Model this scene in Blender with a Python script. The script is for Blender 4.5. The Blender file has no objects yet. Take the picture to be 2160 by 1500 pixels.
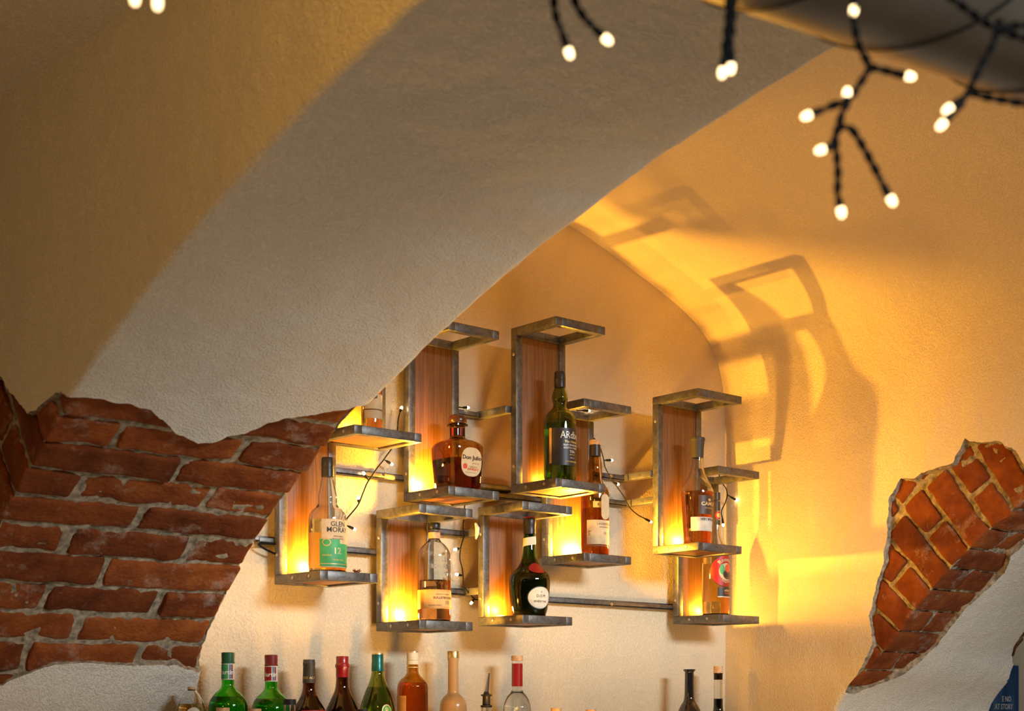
import bpy, bmesh, math, random
import numpy as np
from mathutils import Vector, noise as mnoise
from mathutils.geometry import delaunay_2d_cdt

random.seed(7)
SC = bpy.context.scene
COL = SC.collection

# ------------------------------------------------------------------ camera
F = 3200.0                 # focal length in pixels of the 2160 x 1500 frame
HY = 1480.0                # image row of the horizon (the lens is shifted up)
TH = math.radians(41.0)    # angle between view direction and the wall normal
EZ = 1.55                  # eye height
FW = Vector((math.sin(TH), math.cos(TH), 0))
RT = Vector((math.cos(TH), -math.sin(TH), 0))
CAM = Vector((0, 0, EZ))
cam = bpy.data.cameras.new('camera')
camo = bpy.data.objects.new('camera', cam)
COL.objects.link(camo)
cam.sensor_width = 36
cam.lens = F / 2160 * 36
cam.shift_y = (HY - 750) / 2160
cam.clip_start = 0.05
camo.location = CAM
camo.rotation_euler = (math.pi / 2, 0, -TH)
cam.dof.use_dof = True
cam.dof.focus_distance = 4.0
cam.dof.aperture_fstop = 6.3
SC.camera = camo

# ------------------------------------------------------------------ world, view
w = bpy.data.worlds.new('world')
SC.world = w
w.use_nodes = True
w.node_tree.nodes['Background'].inputs[0].default_value = (1.0, 0.80, 0.56, 1)
w.node_tree.nodes['Background'].inputs[1].default_value = 0.03
SC.view_settings.view_transform = 'Standard'
SC.view_settings.look = 'None'
SC.view_settings.exposure = 0.0
SC.view_settings.gamma = 1
SC.cycles.max_bounces = 16
SC.cycles.transmission_bounces = 14
SC.cycles.glossy_bounces = 5
SC.cycles.diffuse_bounces = 4
SC.cycles.transparent_max_bounces = 12
SC.cycles.caustics_reflective = False
SC.cycles.caustics_refractive = False
SC.cycles.sample_clamp_indirect = 3.0
SC.cycles.blur_glossy = 0.5
SC.cycles.use_denoising = True


def area_light(name, loc, target, sx, sy, power, color):
    l = bpy.data.lights.new(name, 'AREA')
    l.shape = 'RECTANGLE'; l.size = sx; l.size_y = sy
    l.energy = power; l.color = color
    o = bpy.data.objects.new(name, l); COL.objects.link(o)
    o.location = loc
    o.rotation_euler = (Vector(target) - Vector(loc)).to_track_quat('-Z', 'Y').to_euler()
    return o


def point_light(name, loc, power, color, r=0.012):
    l = bpy.data.lights.new(name, 'POINT')
    l.energy = power; l.color = color; l.shadow_soft_size = r
    o = bpy.data.objects.new(name, l); COL.objects.link(o)
    o.location = loc
    return o


# daylight from the windows across the room, low and far behind the camera
area_light('window_daylight', (2.7, -4.3, EZ + 2.10), (2.2, 3.0, EZ + 0.1), 2.2, 0.8, 470, (0.86, 0.95, 1.0))
# room pendant of the near bay, out of frame to the left
point_light('near_bay_light', (0.70, 0.90, EZ + 1.03), 17.5, (1.0, 0.47, 0.06), 0.06)
point_light('near_bay_light', (-0.2, 1.9, EZ + 0.45), 5.0, (1.0, 0.56, 0.18), 0.06)  # unseen second light, added to brighten the lower left arch face
# low bar light below the frame, then an unseen warm uplight added for the vault
area_light('counter_lamp', (2.4, 1.75, EZ - 0.62), (2.2, 3.0, EZ + 0.05), 2.0, 0.1, 6, (1.0, 0.86, 0.66))
area_light('vault_fill', (2.15, 2.35, EZ - 0.30), (3.50, 2.60, EZ + 0.80), 0.5, 0.10, 9, (1.0, 0.47, 0.045))

# ------------------------------------------------------------------ projection helpers
def ray(px, py):
    return FW + RT * ((px - 1080) / F) + Vector((0, 0, (HY - py) / F))


def hit(px, py, axis, val):
    d = ray(px, py)
    i = 'XYZ'.index(axis)
    t = (val - CAM[i]) / d[i]
    return CAM + d * t


def at(px, py, depth):
    return CAM + ray(px, py) * depth


# ------------------------------------------------------------------ materials
MATS = {}


def newmat(name):
    m = bpy.data.materials.new(name); m.use_nodes = True
    MATS[name] = m
    nt = m.node_tree
    return m, nt, nt.nodes['Principled BSDF']


def N(nt, t, **kw):
    n = nt.nodes.new(t)
    for k, v in kw.items():
        if k.startswith('i_'):
            key = k[2:]
            n.inputs[int(key) if key.isdigit() else key].default_value = v
        else:
            setattr(n, k, v)
    return n


def coords(nt, scale=(1, 1, 1)):
    tc = N(nt, 'ShaderNodeTexCoord'); mp = N(nt, 'ShaderNodeMapping')
    mp.inputs['Scale'].default_value = scale
    nt.links.new(tc.outputs['Object'], mp.inputs['Vector'])
    return mp.outputs[0]


def ramp(nt, fac, stops):
    r = N(nt, 'ShaderNodeValToRGB')
    el = r.color_ramp.elements
    el[0].position, el[0].color = stops[0][0], (*stops[0][1], 1)
    el[1].position, el[1].color = stops[-1][0], (*stops[-1][1], 1)
    for p, c in stops[1:-1]:
        e = el.new(p); e.color = (*c, 1)
    nt.links.new(fac, r.inputs[0])
    return r.outputs[0]


def simple(name, col, rough=0.5, metal=0.0, var=0.12, scale=60, bump=0.0, coat=0.0):
    m, nt, b = newmat(name)
    v = coords(nt)
    n = N(nt, 'ShaderNodeTexNoise', i_Scale=scale, i_Detail=4.0)
    nt.links.new(v, n.inputs['Vector'])
    lo = tuple(max(0, c * (1 - var)) for c in col); hi = tuple(min(1, c * (1 + var)) for c in col)
    nt.links.new(ramp(nt, n.outputs[0], [(0.3, lo), (0.7, hi)]), b.inputs['Base Color'])
    b.inputs['Roughness'].default_value = rough; b.inputs['Metallic'].default_value = metal
    b.inputs['Coat Weight'].default_value = coat
    if bump:
        bp = N(nt, 'ShaderNodeBump', i_Strength=bump, i_Distance=0.002)
        nt.links.new(n.outputs[0], bp.inputs['Height']); nt.links.new(bp.outputs[0], b.inputs['Normal'])
    return m


def plaster(name, col, s1, d1, s2, d2):
    m, nt, b = newmat(name)
    v = coords(nt)
    a = N(nt, 'ShaderNodeTexNoise', i_Scale=s1, i_Detail=3.0, i_Roughness=0.6)
    c = N(nt, 'ShaderNodeTexNoise', i_Scale=s2, i_Detail=3.0)
    big = N(nt, 'ShaderNodeTexNoise', i_Scale=2.2, i_Detail=2.0)
    for n in (a, c, big):
        nt.links.new(v, n.inputs['Vector'])
    nt.links.new(ramp(nt, big.outputs[0], [(0.3, tuple(x * 0.95 for x in col)), (0.7, col)]), b.inputs['Base Color'])
    b.inputs['Roughness'].default_value = 0.88
    b.inputs['Specular IOR Level'].default_value = 0.25
    b1 = N(nt, 'ShaderNodeBump', i_Strength=1.0, i_Distance=d1)
    b2 = N(nt, 'ShaderNodeBump', i_Strength=1.0, i_Distance=d2)
    st = N(nt, 'ShaderNodeMapRange', interpolation_type='SMOOTHSTEP')
    st.inputs['From Min'].default_value = 0.42; st.inputs['From Max'].default_value = 0.68
    nt.links.new(a.outputs[0], st.inputs['Value'])
    nt.links.new(st.outputs[0], b1.inputs['Height']); nt.links.new(c.outputs[0], b2.inputs['Height'])
    nt.links.new(b1.outputs[0], b2.inputs['Normal']); nt.links.new(b2.outputs[0], b.inputs['Normal'])
    return m


plaster('plaster_rough', (0.74, 0.70, 0.62), 210, 0.0014, 24, 0.005)
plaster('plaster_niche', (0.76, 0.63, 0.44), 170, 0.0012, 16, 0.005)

# brick
m, nt, b = newmat('brick')
v = coords(nt)
n1 = N(nt, 'ShaderNodeTexNoise', i_Scale=14.0, i_Detail=5.0, i_Roughness=0.65)
n2 = N(nt, 'ShaderNodeTexNoise', i_Scale=9.0, i_Detail=6.0, i_Roughness=0.75)
n3 = N(nt, 'ShaderNodeTexNoise', i_Scale=110.0, i_Detail=4.0)
for n in (n1, n2, n3):
    nt.links.new(v, n.inputs['Vector'])
base = ramp(nt, n1.outputs[0], [(0.25, (0.085, 0.018, 0.005)), (0.5, (0.18, 0.044, 0.009)), (0.75, (0.27, 0.078, 0.016))])
geo = N(nt, 'ShaderNodeNewGeometry')
isl = ramp(nt, geo.outputs['Random Per Island'], [(0.0, (0.66, 0.62, 0.60)), (1.0, (1.2, 1.2, 1.15))])
mu = N(nt, 'ShaderNodeMix', data_type='RGBA', blend_type='MULTIPLY')
mu.inputs[0].default_value = 1.0
nt.links.new(base, mu.inputs[6]); nt.links.new(isl, mu.inputs[7])
dust = ramp(nt, n2.outputs[0], [(0.55, (0, 0, 0)), (0.76, (0.55, 0.55, 0.55))])
mx = N(nt, 'ShaderNodeMix', data_type='RGBA')
mx.inputs[7].default_value = (0.50, 0.42, 0.34, 1)
nt.links.new(dust, mx.inputs[0]); nt.links.new(mu.outputs[2], mx.inputs[6])
nt.links.new(mx.outputs[2], b.inputs['Base Color'])
b.inputs['Roughness'].default_value = 0.9
b.inputs['Specular IOR Level'].default_value = 0.2
bp = N(nt, 'ShaderNodeBump', i_Strength=1.0, i_Distance=0.0035)
nt.links.new(n3.outputs[0], bp.inputs['Height'])
bp2 = N(nt, 'ShaderNodeBump', i_Strength=0.8, i_Distance=0.006)
nt.links.new(n2.outputs[0], bp2.inputs['Height']); nt.links.new(bp.outputs[0], bp2.inputs['Normal'])
nt.links.new(bp2.outputs[0], b.inputs['Normal'])
simple('mortar', (0.26, 0.215, 0.15), 0.95, 0, 0.6, 75, 1.0)

# dark raw steel
m, nt, b = newmat('steel')
v = coords(nt, (40, 40, 40))
n1 = N(nt, 'ShaderNodeTexNoise', i_Scale=1.0, i_Detail=6.0, i_Roughness=0.7, i_Distortion=1.0)
nt.links.new(v, n1.inputs['Vector'])
nt.links.new(ramp(nt, n1.outputs[0], [(0.3, (0.085, 0.080, 0.075)), (0.7, (0.22, 0.21, 0.20))]), b.inputs['Base Color'])
b.inputs['Metallic'].default_value = 0.75
rr = N(nt, 'ShaderNodeMapRange'); rr.inputs['To Min'].default_value = 0.32; rr.inputs['To Max'].default_value = 0.55
nt.links.new(n1.outputs[0], rr.inputs['Value']); nt.links.new(rr.outputs[0], b.inputs['Roughness'])

# oak panels, vertical grain
def wood(name, scale, dark, mid, light):
    m, nt, b = newmat(name)
    v = coords(nt, scale)
    n1 = N(nt, 'ShaderNodeTexNoise', i_Scale=1.0, i_Detail=6.0, i_Roughness=0.6, i_Distortion=0.6)
    wv = N(nt, 'ShaderNodeTexWave', wave_type='BANDS', bands_direction='X', i_Scale=0.35, i_Distortion=5.0, i_Detail=2.0)
    for n in (n1, wv):
        nt.links.new(v, n.inputs['Vector'])
    mixf = N(nt, 'ShaderNodeMix', data_type='FLOAT')
    mixf.inputs[0].default_value = 0.35
    nt.links.new(n1.outputs[0], mixf.inputs[2]); nt.links.new(wv.outputs[1], mixf.inputs[3])
    nt.links.new(ramp(nt, n1.outputs[0], [(0.28, dark), (0.5, mid), (0.72, light)]), b.inputs['Base Color'])
    b.inputs['Roughness'].default_value = 0.5
    bp = N(nt, 'ShaderNodeBump', i_Strength=0.35, i_Distance=0.001)
    nt.links.new(n1.outputs[0], bp.inputs['Height']); nt.links.new(bp.outputs[0], b.inputs['Normal'])


wood('oak_upright', (210, 210, 6), (0.115, 0.042, 0.012), (0.22, 0.088, 0.024), (0.32, 0.135, 0.040))
wood('oak_flat', (6, 210, 210), (0.115, 0.042, 0.012), (0.22, 0.088, 0.024), (0.32, 0.135, 0.040))
wood('bar_wood', (4, 90, 90), (0.06, 0.03, 0.015), (0.12, 0.06, 0.03), (0.18, 0.09, 0.045))


def glass(name, col, ior=1.45, rough=0.0):
    m, nt, b = newmat(name)
    v = coords(nt)
    n = N(nt, 'ShaderNodeTexNoise', i_Scale=25.0)
    nt.links.new(v, n.inputs['Vector'])
    nt.links.new(ramp(nt, n.outputs[0], [(0.3, tuple(c * 0.97 for c in col)), (0.7, col)]), b.inputs['Base Color'])
    b.inputs['Transmission Weight'].default_value = 1.0
    b.inputs['IOR'].default_value = ior
    b.inputs['Roughness'].default_value = rough
    return m


glass('clear_glass', (0.97, 0.97, 0.95))
glass('olive_glass', (0.42, 0.48, 0.13))
glass('deep_green_glass', (0.16, 0.36, 0.06))
glass('bright_green_glass', (0.16, 0.72, 0.09))
glass('amber_glass', (0.72, 0.42, 0.10))
glass('brown_glass', (0.30, 0.13, 0.05))
glass('whisky', (1.0, 0.74, 0.25), 1.34)
glass('bourbon', (0.88, 0.38, 0.10), 1.34)
glass('cognac', (0.62, 0.22, 0.05), 1.34)
glass('dark_liquor', (0.40, 0.16, 0.05), 1.34)
glass('green_liquor', (0.30, 0.60, 0.12), 1.34)
glass('water_clear', (0.96, 0.95, 0.92), 1.33)
simple('cream_liqueur', (0.50, 0.30, 0.13), 0.25, 0, 0.08, 12, 0, 0.6)
simple('black_glass', (0.012, 0.011, 0.012), 0.08, 0, 0.2, 20, 0, 0.8)
simple('berry_liquid', (0.035, 0.008, 0.010), 0.08, 0, 0.2, 20)
simple('black_plastic', (0.018, 0.016, 0.016), 0.38)
simple('matte_black_cap', (0.045, 0.040, 0.036), 0.5)
simple('dark_wood_cap', (0.075, 0.022, 0.010), 0.3, 0, 0.3, 40, 0, 0.4)
simple('cork_wood', (0.62, 0.38, 0.20), 0.75, 0, 0.25, 130, 0.3)
simple('gold_cap', (0.80, 0.60, 0.25), 0.3, 0.9)
simple('green_cap', (0.02, 0.10, 0.045), 0.35)
simple('maroon_cap', (0.17, 0.018, 0.018), 0.35)
simple('red_wax', (0.28, 0.008, 0.011), 0.3, 0, 0.15, 30, 0.2, 0.3)
simple('teal_foil', (0.012, 0.13, 0.13), 0.3, 0.4)
simple('paper_cream', (0.64, 0.50, 0.30), 0.7)
simple('paper_white', (0.66, 0.62, 0.52), 0.7)
m, nt, b = newmat('paper_backlit')
v = coords(nt)
n1 = N(nt, 'ShaderNodeTexNoise', i_Scale=60.0)
nt.links.new(v, n1.inputs['Vector'])
cc_ = ramp(nt, n1.outputs[0], [(0.3, (0.80, 0.75, 0.62)), (0.7, (0.86, 0.82, 0.70))])
nt.links.new(cc_, b.inputs['Base Color'])
b.inputs['Roughness'].default_value = 0.8
tr = N(nt, 'ShaderNodeBsdfTranslucent'); ms = N(nt, 'ShaderNodeMixShader', i_Fac=0.65)
nt.links.new(cc_, tr.inputs['Color'])
nt.links.new(b.outputs[0], ms.inputs[1]); nt.links.new(tr.outputs[0], ms.inputs[2])
nt.links.new(ms.outputs[0], nt.nodes['Material Output'].inputs['Surface'])
simple('paper_grey', (0.58, 0.54, 0.50), 0.6)
simple('paper_tan', (0.68, 0.41, 0.14), 0.65)
simple('paper_orange', (0.66, 0.34, 0.09), 0.65)
simple('paper_yellow', (0.78, 0.58, 0.12), 0.65)
simple('label_black', (0.016, 0.015, 0.015), 0.45)
simple('label_brown', (0.075, 0.040, 0.028), 0.4)
simple('label_green', (0.05, 0.36, 0.12), 0.5)
simple('label_red', (0.30, 0.008, 0.010), 0.45)
simple('label_blue', (0.05, 0.16, 0.36), 0.45)
simple('ink_black', (0.02, 0.018, 0.015), 0.6)
simple('ink_brown', (0.22, 0.10, 0.04), 0.6)
simple('ink_gold', (0.75, 0.52, 0.22), 0.4, 0.3)
simple('ink_silver', (0.70, 0.66, 0.58), 0.4, 0.2)
simple('ink_white', (0.85, 0.84, 0.80), 0.5)
simple('ink_red', (0.62, 0.08, 0.03), 0.5)
simple('wire_black', (0.007, 0.006, 0.006), 0.75)
MATS['wire_black'].node_tree.nodes['Principled BSDF'].inputs['Specular IOR Level'].default_value = 0.15
simple('chrome', (0.62, 0.60, 0.58), 0.2, 1.0)
simple('screw_zinc', (0.55, 0.50, 0.42), 0.35, 0.9)
simple('floor_tile', (0.22, 0.16, 0.11), 0.5, 0, 0.2, 6)
simple('tape_clear', (0.75, 0.66, 0.55), 0.25)
simple('petal_dry', (0.36, 0.15, 0.05), 0.8)
simple('puck_white', (0.75, 0.72, 0.66), 0.4)
# galvanised duct
m, nt, b = newmat('galvanised')
v = coords(nt, (4, 4, 4))
n1 = N(nt, 'ShaderNodeTexNoise', i_Scale=3.0, i_Detail=3.0)
nt.links.new(v, n1.inputs['Vector'])
nt.links.new(ramp(nt, n1.outputs[0], [(0.3, (0.22, 0.20, 0.165)), (0.7, (0.30, 0.275, 0.23))]), b.inputs['Base Color'])
b.inputs['Metallic'].default_value = 0.9; b.inputs['Roughness'].default_value = 0.42


def emitter(name, col, strength):
    m, nt, b = newmat(name)
    b.inputs['Base Color'].default_value = (*col, 1)
    b.inputs['Emission Color'].default_value = (*col, 1)
    b.inputs['Emission Strength'].default_value = strength
    return m


emitter('bulb_glow', (1.0, 0.72, 0.36), 22)
emitter('bulb_glow_large', (1.0, 0.72, 0.36), 4.5)
emitter('led_face', (1.0, 0.62, 0.22), 9)

# poster print: blue with soft pale streaks
m, nt, b = newmat('poster_print')
v = coords(nt, (14, 1, 3))
n1 = N(nt, 'ShaderNodeTexNoise', i_Scale=1.0, i_Detail=3.0)
nt.links.new(v, n1.inputs['Vector'])
nt.links.new(ramp(nt, n1.outputs[0], [(0.40, (0.02, 0.075, 0.20)), (0.55, (0.06, 0.16, 0.34)), (0.72, (0.45, 0.52, 0.62))]), b.inputs['Base Color'])
b.inputs['Roughness'].default_value = 0.4


# ------------------------------------------------------------------ mesh builder
class MB:
    def __init__(self):
        self.v = []; self.f = []

    def add(self, vs, fs):
        o = len(self.v)
        self.v += [tuple(p) for p in vs]
        self.f += [tuple(i + o for i in q) for q in fs]
        return self

    def box(self, lo, hi, ch=0.0):
        lo = list(lo); hi = list(hi)
        for i in range(3):
            if lo[i] > hi[i]:
                lo[i], hi[i] = hi[i], lo[i]
        if ch <= 0:
            x0, y0, z0 = lo; x1, y1, z1 = hi
            self.add([(x0, y0, z0), (x1, y0, z0), (x1, y1, z0), (x0, y1, z0), (x0, y0, z1), (x1, y0, z1), (x1, y1, z1), (x0, y1, z1)],
                     [(0, 3, 2, 1), (4, 5, 6, 7), (0, 1, 5, 4), (1, 2, 6, 5), (2, 3, 7, 6), (3, 0, 4, 7)])
            return self
        bm = bmesh.new()
        bmesh.ops.create_cube(bm, size=1.0)
        for q in bm.verts:
            q.co = Vector([(lo[i] + hi[i]) / 2 + q.co[i] * (hi[i] - lo[i]) for i in range(3)])
        ch = min(ch, 0.45 * min(hi[i] - lo[i] for i in range(3)))
        bmesh.ops.bevel(bm, geom=list(bm.edges), offset=ch, segments=2, profile=0.5, affect='EDGES')
        bm.verts.index_update()
        self.add([q.co[:] for q in bm.verts], [[q.index for q in f.verts] for f in bm.faces])
        bm.free()
        return self

    def lathe(self, prof, seg=40, e=2.0, cx=0, cy=0, flip=False, cap=True):
        """prof: list of (r, z) from bottom to top; caps with axis points where r > 0 at the ends."""
        vs = []; fs = []
        pr = list(prof)
        if cap:
            if pr[0][0] > 1e-6: pr = [(0, pr[0][1])] + pr
            if pr[-1][0] > 1e-6: pr = pr + [(0, pr[-1][1])]
        rings = []
        for r, z in pr:
            if r <= 1e-6:
                rings.append([len(vs)]); vs.append((cx, cy, z))
            else:
                ids = []
                for k in range(seg):
                    a = 2 * math.pi * k / seg
                    c, s = math.cos(a), math.sin(a)
                    if e != 2.0:
                        c = math.copysign(abs(c) ** (2 / e), c); s = math.copysign(abs(s) ** (2 / e), s)
                    ids.append(len(vs)); vs.append((cx + r * c, cy + r * s, z))
                rings.append(ids)
        for A, B in zip(rings, rings[1:]):
            if len(A) == 1 and len(B) == 1: continue
            for k in range(seg):
                k2 = (k + 1) % seg
                if len(A) == 1: q = (A[0], B[k2], B[k])
                elif len(B) == 1: q = (A[k], A[k2], B[0])
                else: q = (A[k], A[k2], B[k2], B[k])
                fs.append(q[::-1] if flip else q)
        return self.add(vs, fs)

    def tube(self, pts, r, seg=8, closed_ends=True):
        pts = [Vector(p) for p in pts]
        n = len(pts)
        rs = r if isinstance(r, (list, tuple)) else [r] * n
        tang = []
        for i in range(n):
            t = pts[min(i + 1, n - 1)] - pts[max(i - 1, 0)]
            tang.append(t.normalized() if t.length > 1e-9 else Vector((0, 0, 1)))
        up = Vector((0, 0, 1)) if abs(tang[0].z) < 0.9 else Vector((1, 0, 0))
        a = tang[0].cross(up).normalized()
        vs = []; fs = []
        for i in range(n):
            a = (a - tang[i] * a.dot(tang[i]))
            a = a.normalized() if a.length > 1e-6 else tang[i].orthogonal().normalized()
            bb = tang[i].cross(a)
            for k in range(seg):
                th = 2 * math.pi * k / seg
                vs.append(pts[i] + (a * math.cos(th) + bb * math.sin(th)) * rs[i])
        for i in range(n - 1):
            for k in range(seg):
                k2 = (k + 1) % seg
                fs.append((i * seg + k, i * seg + k2, (i + 1) * seg + k2, (i + 1) * seg + k))
        if closed_ends:
            fs.append(tuple(range(seg))[::-1]); fs.append(tuple((n - 1) * seg + k for k in range(seg)))
        return self.add(vs, fs)

    def build(self, name, mat, parent=None, origin=None, smooth=True, angle=40):
        if origin is None:
            origin = parent['_o'] if (parent is not None and '_o' in parent) else (0, 0, 0)
        ox, oy, oz = origin
        me = bpy.data.meshes.new(name)
        me.from_pydata([(x - ox, y - oy, z - oz) for x, y, z in self.v], [], self.f)
        me.update()
        me.materials.append(MATS[mat] if isinstance(mat, str) else mat)
        if smooth:
            me.polygons.foreach_set('use_smooth', [True] * len(me.polygons))
            if angle < 180:
                me.set_sharp_from_angle(angle=math.radians(angle))
        o = bpy.data.objects.new(name, me)
        COL.objects.link(o)
        if parent is not None:
            o.parent = parent
        else:
            o.location = origin
        return o


ORIG = {}


class Root:
    """an Empty at a thing's base; parts are built in world coordinates and stored relative to it"""
    def __init__(self, name, label, cat, loc, group=None):
        o = bpy.data.objects.new(name, None)
        o.empty_display_size = 0.02
        COL.objects.link(o)
        o.location = loc
        tag(o, label, cat, group)
        self.o = o; self.loc = tuple(loc)

    def part(self, mb, name, mat, label=None, parent=None, **kw):
        o = mb.build(name, mat, None, origin=(0, 0, 0), **kw)
        # shift mesh so that it sits relative to the root
        o.data.transform(__import__('mathutils').Matrix.Translation(-Vector(self.loc)))
        o.parent = parent or self.o
        if label: o['label'] = label
        return o


def tag(o, label, cat, group=None):
    o['label'] = label; o['category'] = cat
    if group: o['group'] = group
    return o


def struct(o):
    o['kind'] = 'structure'
    return o


def fbm(p, s, amp):
    return mnoise.noise(Vector(p) * s) * amp


# ------------------------------------------------------------------ text
_TXT = {}


def text_geo(s, size=1.0, bold=0.0):
    key = (s, bold)
    if key not in _TXT:
        cu = bpy.data.curves.new('t', 'FONT'); cu.body = s; cu.size = 1.0; cu.offset = bold
        cu.align_x = 'CENTER'; cu.resolution_u = 2
        ob = bpy.data.objects.new('t', cu); COL.objects.link(ob)
        bpy.context.view_layer.update()
        me = bpy.data.meshes.new_from_object(ob.evaluated_get(bpy.context.evaluated_depsgraph_get()))
        _TXT[key] = ([v.co[:2] for v in me.vertices], [tuple(p.vertices) for p in me.polygons])
        bpy.data.objects.remove(ob); bpy.data.curves.remove(cu); bpy.data.meshes.remove(me)
    vs, fs = _TXT[key]
    return [(x * size, y * size) for x, y in vs], fs


# ------------------------------------------------------------------ arches (plaster shell over brick)
def spline(pts, n=400):
    P = [np.array(p, float) for p in pts]
    P = [2 * P[0] - P[1]] + P + [2 * P[-1] - P[-2]]
    out = []
    for i in range(1, len(P) - 2):
        for k in range(24):
            t = k / 24
            out.append(0.5 * ((2 * P[i]) + (-P[i - 1] + P[i + 1]) * t + (2 * P[i - 1] - 5 * P[i] + 4 * P[i + 1] - P[i + 2]) * t * t
                              + (-P[i - 1] + 3 * P[i] - 3 * P[i + 1] + P[i + 2]) * t ** 3))
    out.append(P[-2])
    A = np.array(out)
    s = np.concatenate([[0], np.cumsum(np.linalg.norm(np.diff(A, axis=0), axis=1))])
    ss = np.linspace(0, s[-1], n)
    return np.stack([np.interp(ss, s, A[:, 0]), np.interp(ss, s, A[:, 1])], 1), ss


class Arch:
    """profile (Y, z rel. to the eye) from the springing upwards; extruded along X between xa and xb.
    path runs: face at xa (t from ta to 0) -> soffit -> face at xb (t 0 to tb)."""
    def __init__(self, prof, xa, xb, ta, tb, r=0.012, skew=0.0):
        self.A, self.S = spline(prof)
        T = np.gradient(self.A, axis=0)
        for _ in range(3):
            T = (np.roll(T, 1, 0) * 0 + T)
        T /= np.linalg.norm(T, axis=1)[:, None]
        self.Nn = np.stack([T[:, 1], -T[:, 0]], 1)      # outward (towards wall / up)
        self.xa, self.xb, self.r = xa, xb, r
        self.skew = skew
        sg = 1 if xb > xa else -1
        self.sg = sg
        pts = [(xa, ta)]
        pts.append((xa, r))
        for k in range(1, 5):
            a = k / 5 * math.pi / 2
            pts.append((xa + sg * r * (1 - math.cos(a)), r * (1 - math.sin(a))))
        pts.append((xa + sg * r, 0))
        self.i_sof0 = len(pts) - 1
        pts.append((xb - sg * r, 0))
        self.i_sof1 = len(pts) - 1
        for k in range(1, 5):
            a = k / 5 * math.pi / 2
            pts.append((xb - sg * r * (1 - math.sin(a)), r * (1 - math.cos(a))))
        pts.append((xb, r)); pts.append((xb, tb))
        self.P = np.array(pts)
        self.Q = np.concatenate([[0], np.cumsum(np.linalg.norm(np.diff(self.P, axis=0), axis=1))])
        # into-the-material direction at the path points
        nrm = []
        for i, (x, t) in enumerate(pts):
            if i <= 1: nrm.append((sg, 0))
            elif i >= len(pts) - 2: nrm.append((-sg, 0))
            elif i <= self.i_sof0:
                a = (i - 1) / 5 * math.pi / 2; nrm.append((sg * math.cos(a), math.sin(a)))
            else:
                a = (i - self.i_sof1) / 5 * math.pi / 2; nrm.append((-sg * math.sin(a), math.cos(a)))
        self.M = np.array(nrm)

    def prof(self, s):
        y = np.interp(s, self.S, self.A[:, 0]); z = np.interp(s, self.S, self.A[:, 1])
        if s > self.S[-1]:
            pass
        return y, z, np.interp(s, self.S, self.Nn[:, 0]), np.interp(s, self.S, self.Nn[:, 1])

    def xts(self, x, t, s):
        y, z, ny, nz = self.prof(s)
        yy = y + ny * t; zz = z + nz * t
        if self.skew:
            f = max(0.0, min(1.0, (x - self.xa) / (self.xb - self.xa)))
            g = max(0.0, min(1.0, (0.17 - zz) / 0.14))
            yy -= self.skew * f * g * g * (3 - 2 * g)
        return Vector((x, yy, zz + EZ))

    def pos(self, q, s, depth=0.0):
        x = np.interp(q, self.Q, self.P[:, 0]); t = np.interp(q, self.Q, self.P[:, 1])
        mx = np.interp(q, self.Q, self.M[:, 0]); mt = np.interp(q, self.Q, self.M[:, 1])
        return self.xts(x + mx * depth, t + mt * depth, s)

    def q_sof(self, x):
        return self.Q[self.i_sof0] + max(-0.004, min(self.Q[self.i_sof1] - self.Q[self.i_sof0] + 0.004, (x - self.P[self.i_sof0, 0]) * self.sg))

    def q_fa(self, t):       # face at xa
        return self.Q[1] - (t - self.r)

    def q_fb(self, t):
        return self.Q[-2] + (t - self.r)

    def img_sof(self, px, py):
        d = ray(px, py)
        dy, dz = d[1], d[2]
        best = None
        A = self.A
        c = A[:, 1] * dy - A[:, 0] * dz          # sign change -> crossing
        for i in np.nonzero(c[:-1] * c[1:] <= 0)[0]:
            f = c[i] / (c[i] - c[i + 1] + 1e-12)
            y = A[i, 0] + f * (A[i + 1, 0] - A[i, 0])
            t = y / dy
            if t > 0.3 and (best is None or t < best[0]):
                best = (t, self.S[i] + f * (self.S[i + 1] - self.S[i]))
        if best is None: return None
        return self.q_sof(d[0] * best[0]), best[1]

    def img_face(self, px, py, which='a'):
        x = self.xa if which == 'a' else self.xb
        d = ray(px, py); t = x / d[0]
        y, z = d[1] * t, d[2] * t
        k = np.argmin((self.A[:, 0] - y) ** 2 + (self.A[:, 1] - z) ** 2)
        dist = (y - self.A[k, 0]) * self.Nn[k, 0] + (z - self.A[k, 1]) * self.Nn[k, 1]
        dist = max(dist, -0.002)
        return (self.q_fa(dist) if which == 'a' else self.q_fb(dist)), self.S[k]


def in_poly(P, poly):
    x, y = P[:, 0], P[:, 1]
    ins = np.zeros(len(P), bool)
    n = len(poly)
    for i in range(n):
        x0, y0 = poly[i]; x1, y1 = poly[(i + 1) % n]
        if y0 == y1: continue
        c = ((y0 > y) != (y1 > y)) & (x < (x1 - x0) * (y - y0) / (y1 - y0) + x0)
        ins ^= c
    return ins


def ragged(poly, step, amp, seed):
    out = []
    n = len(poly)
    for i in range(n):
        a = np.array(poly[i]); b_ = np.array(poly[(i + 1) % n])
        L = np.linalg.norm(b_ - a); k = max(1, int(L / step))
        nr = np.array([-(b_ - a)[1], (b_ - a)[0]]) / max(L, 1e-9)
        for j in range(k):
            p = a + (b_ - a) * j / k
            w_ = mnoise.noise(Vector((p[0] * 38, p[1] * 38, seed))) + 0.7 * mnoise.noise(Vector((p[0] * 130, p[1] * 130, seed + 3)))
            out.append(tuple(p + nr * amp * w_))
    return out


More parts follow.
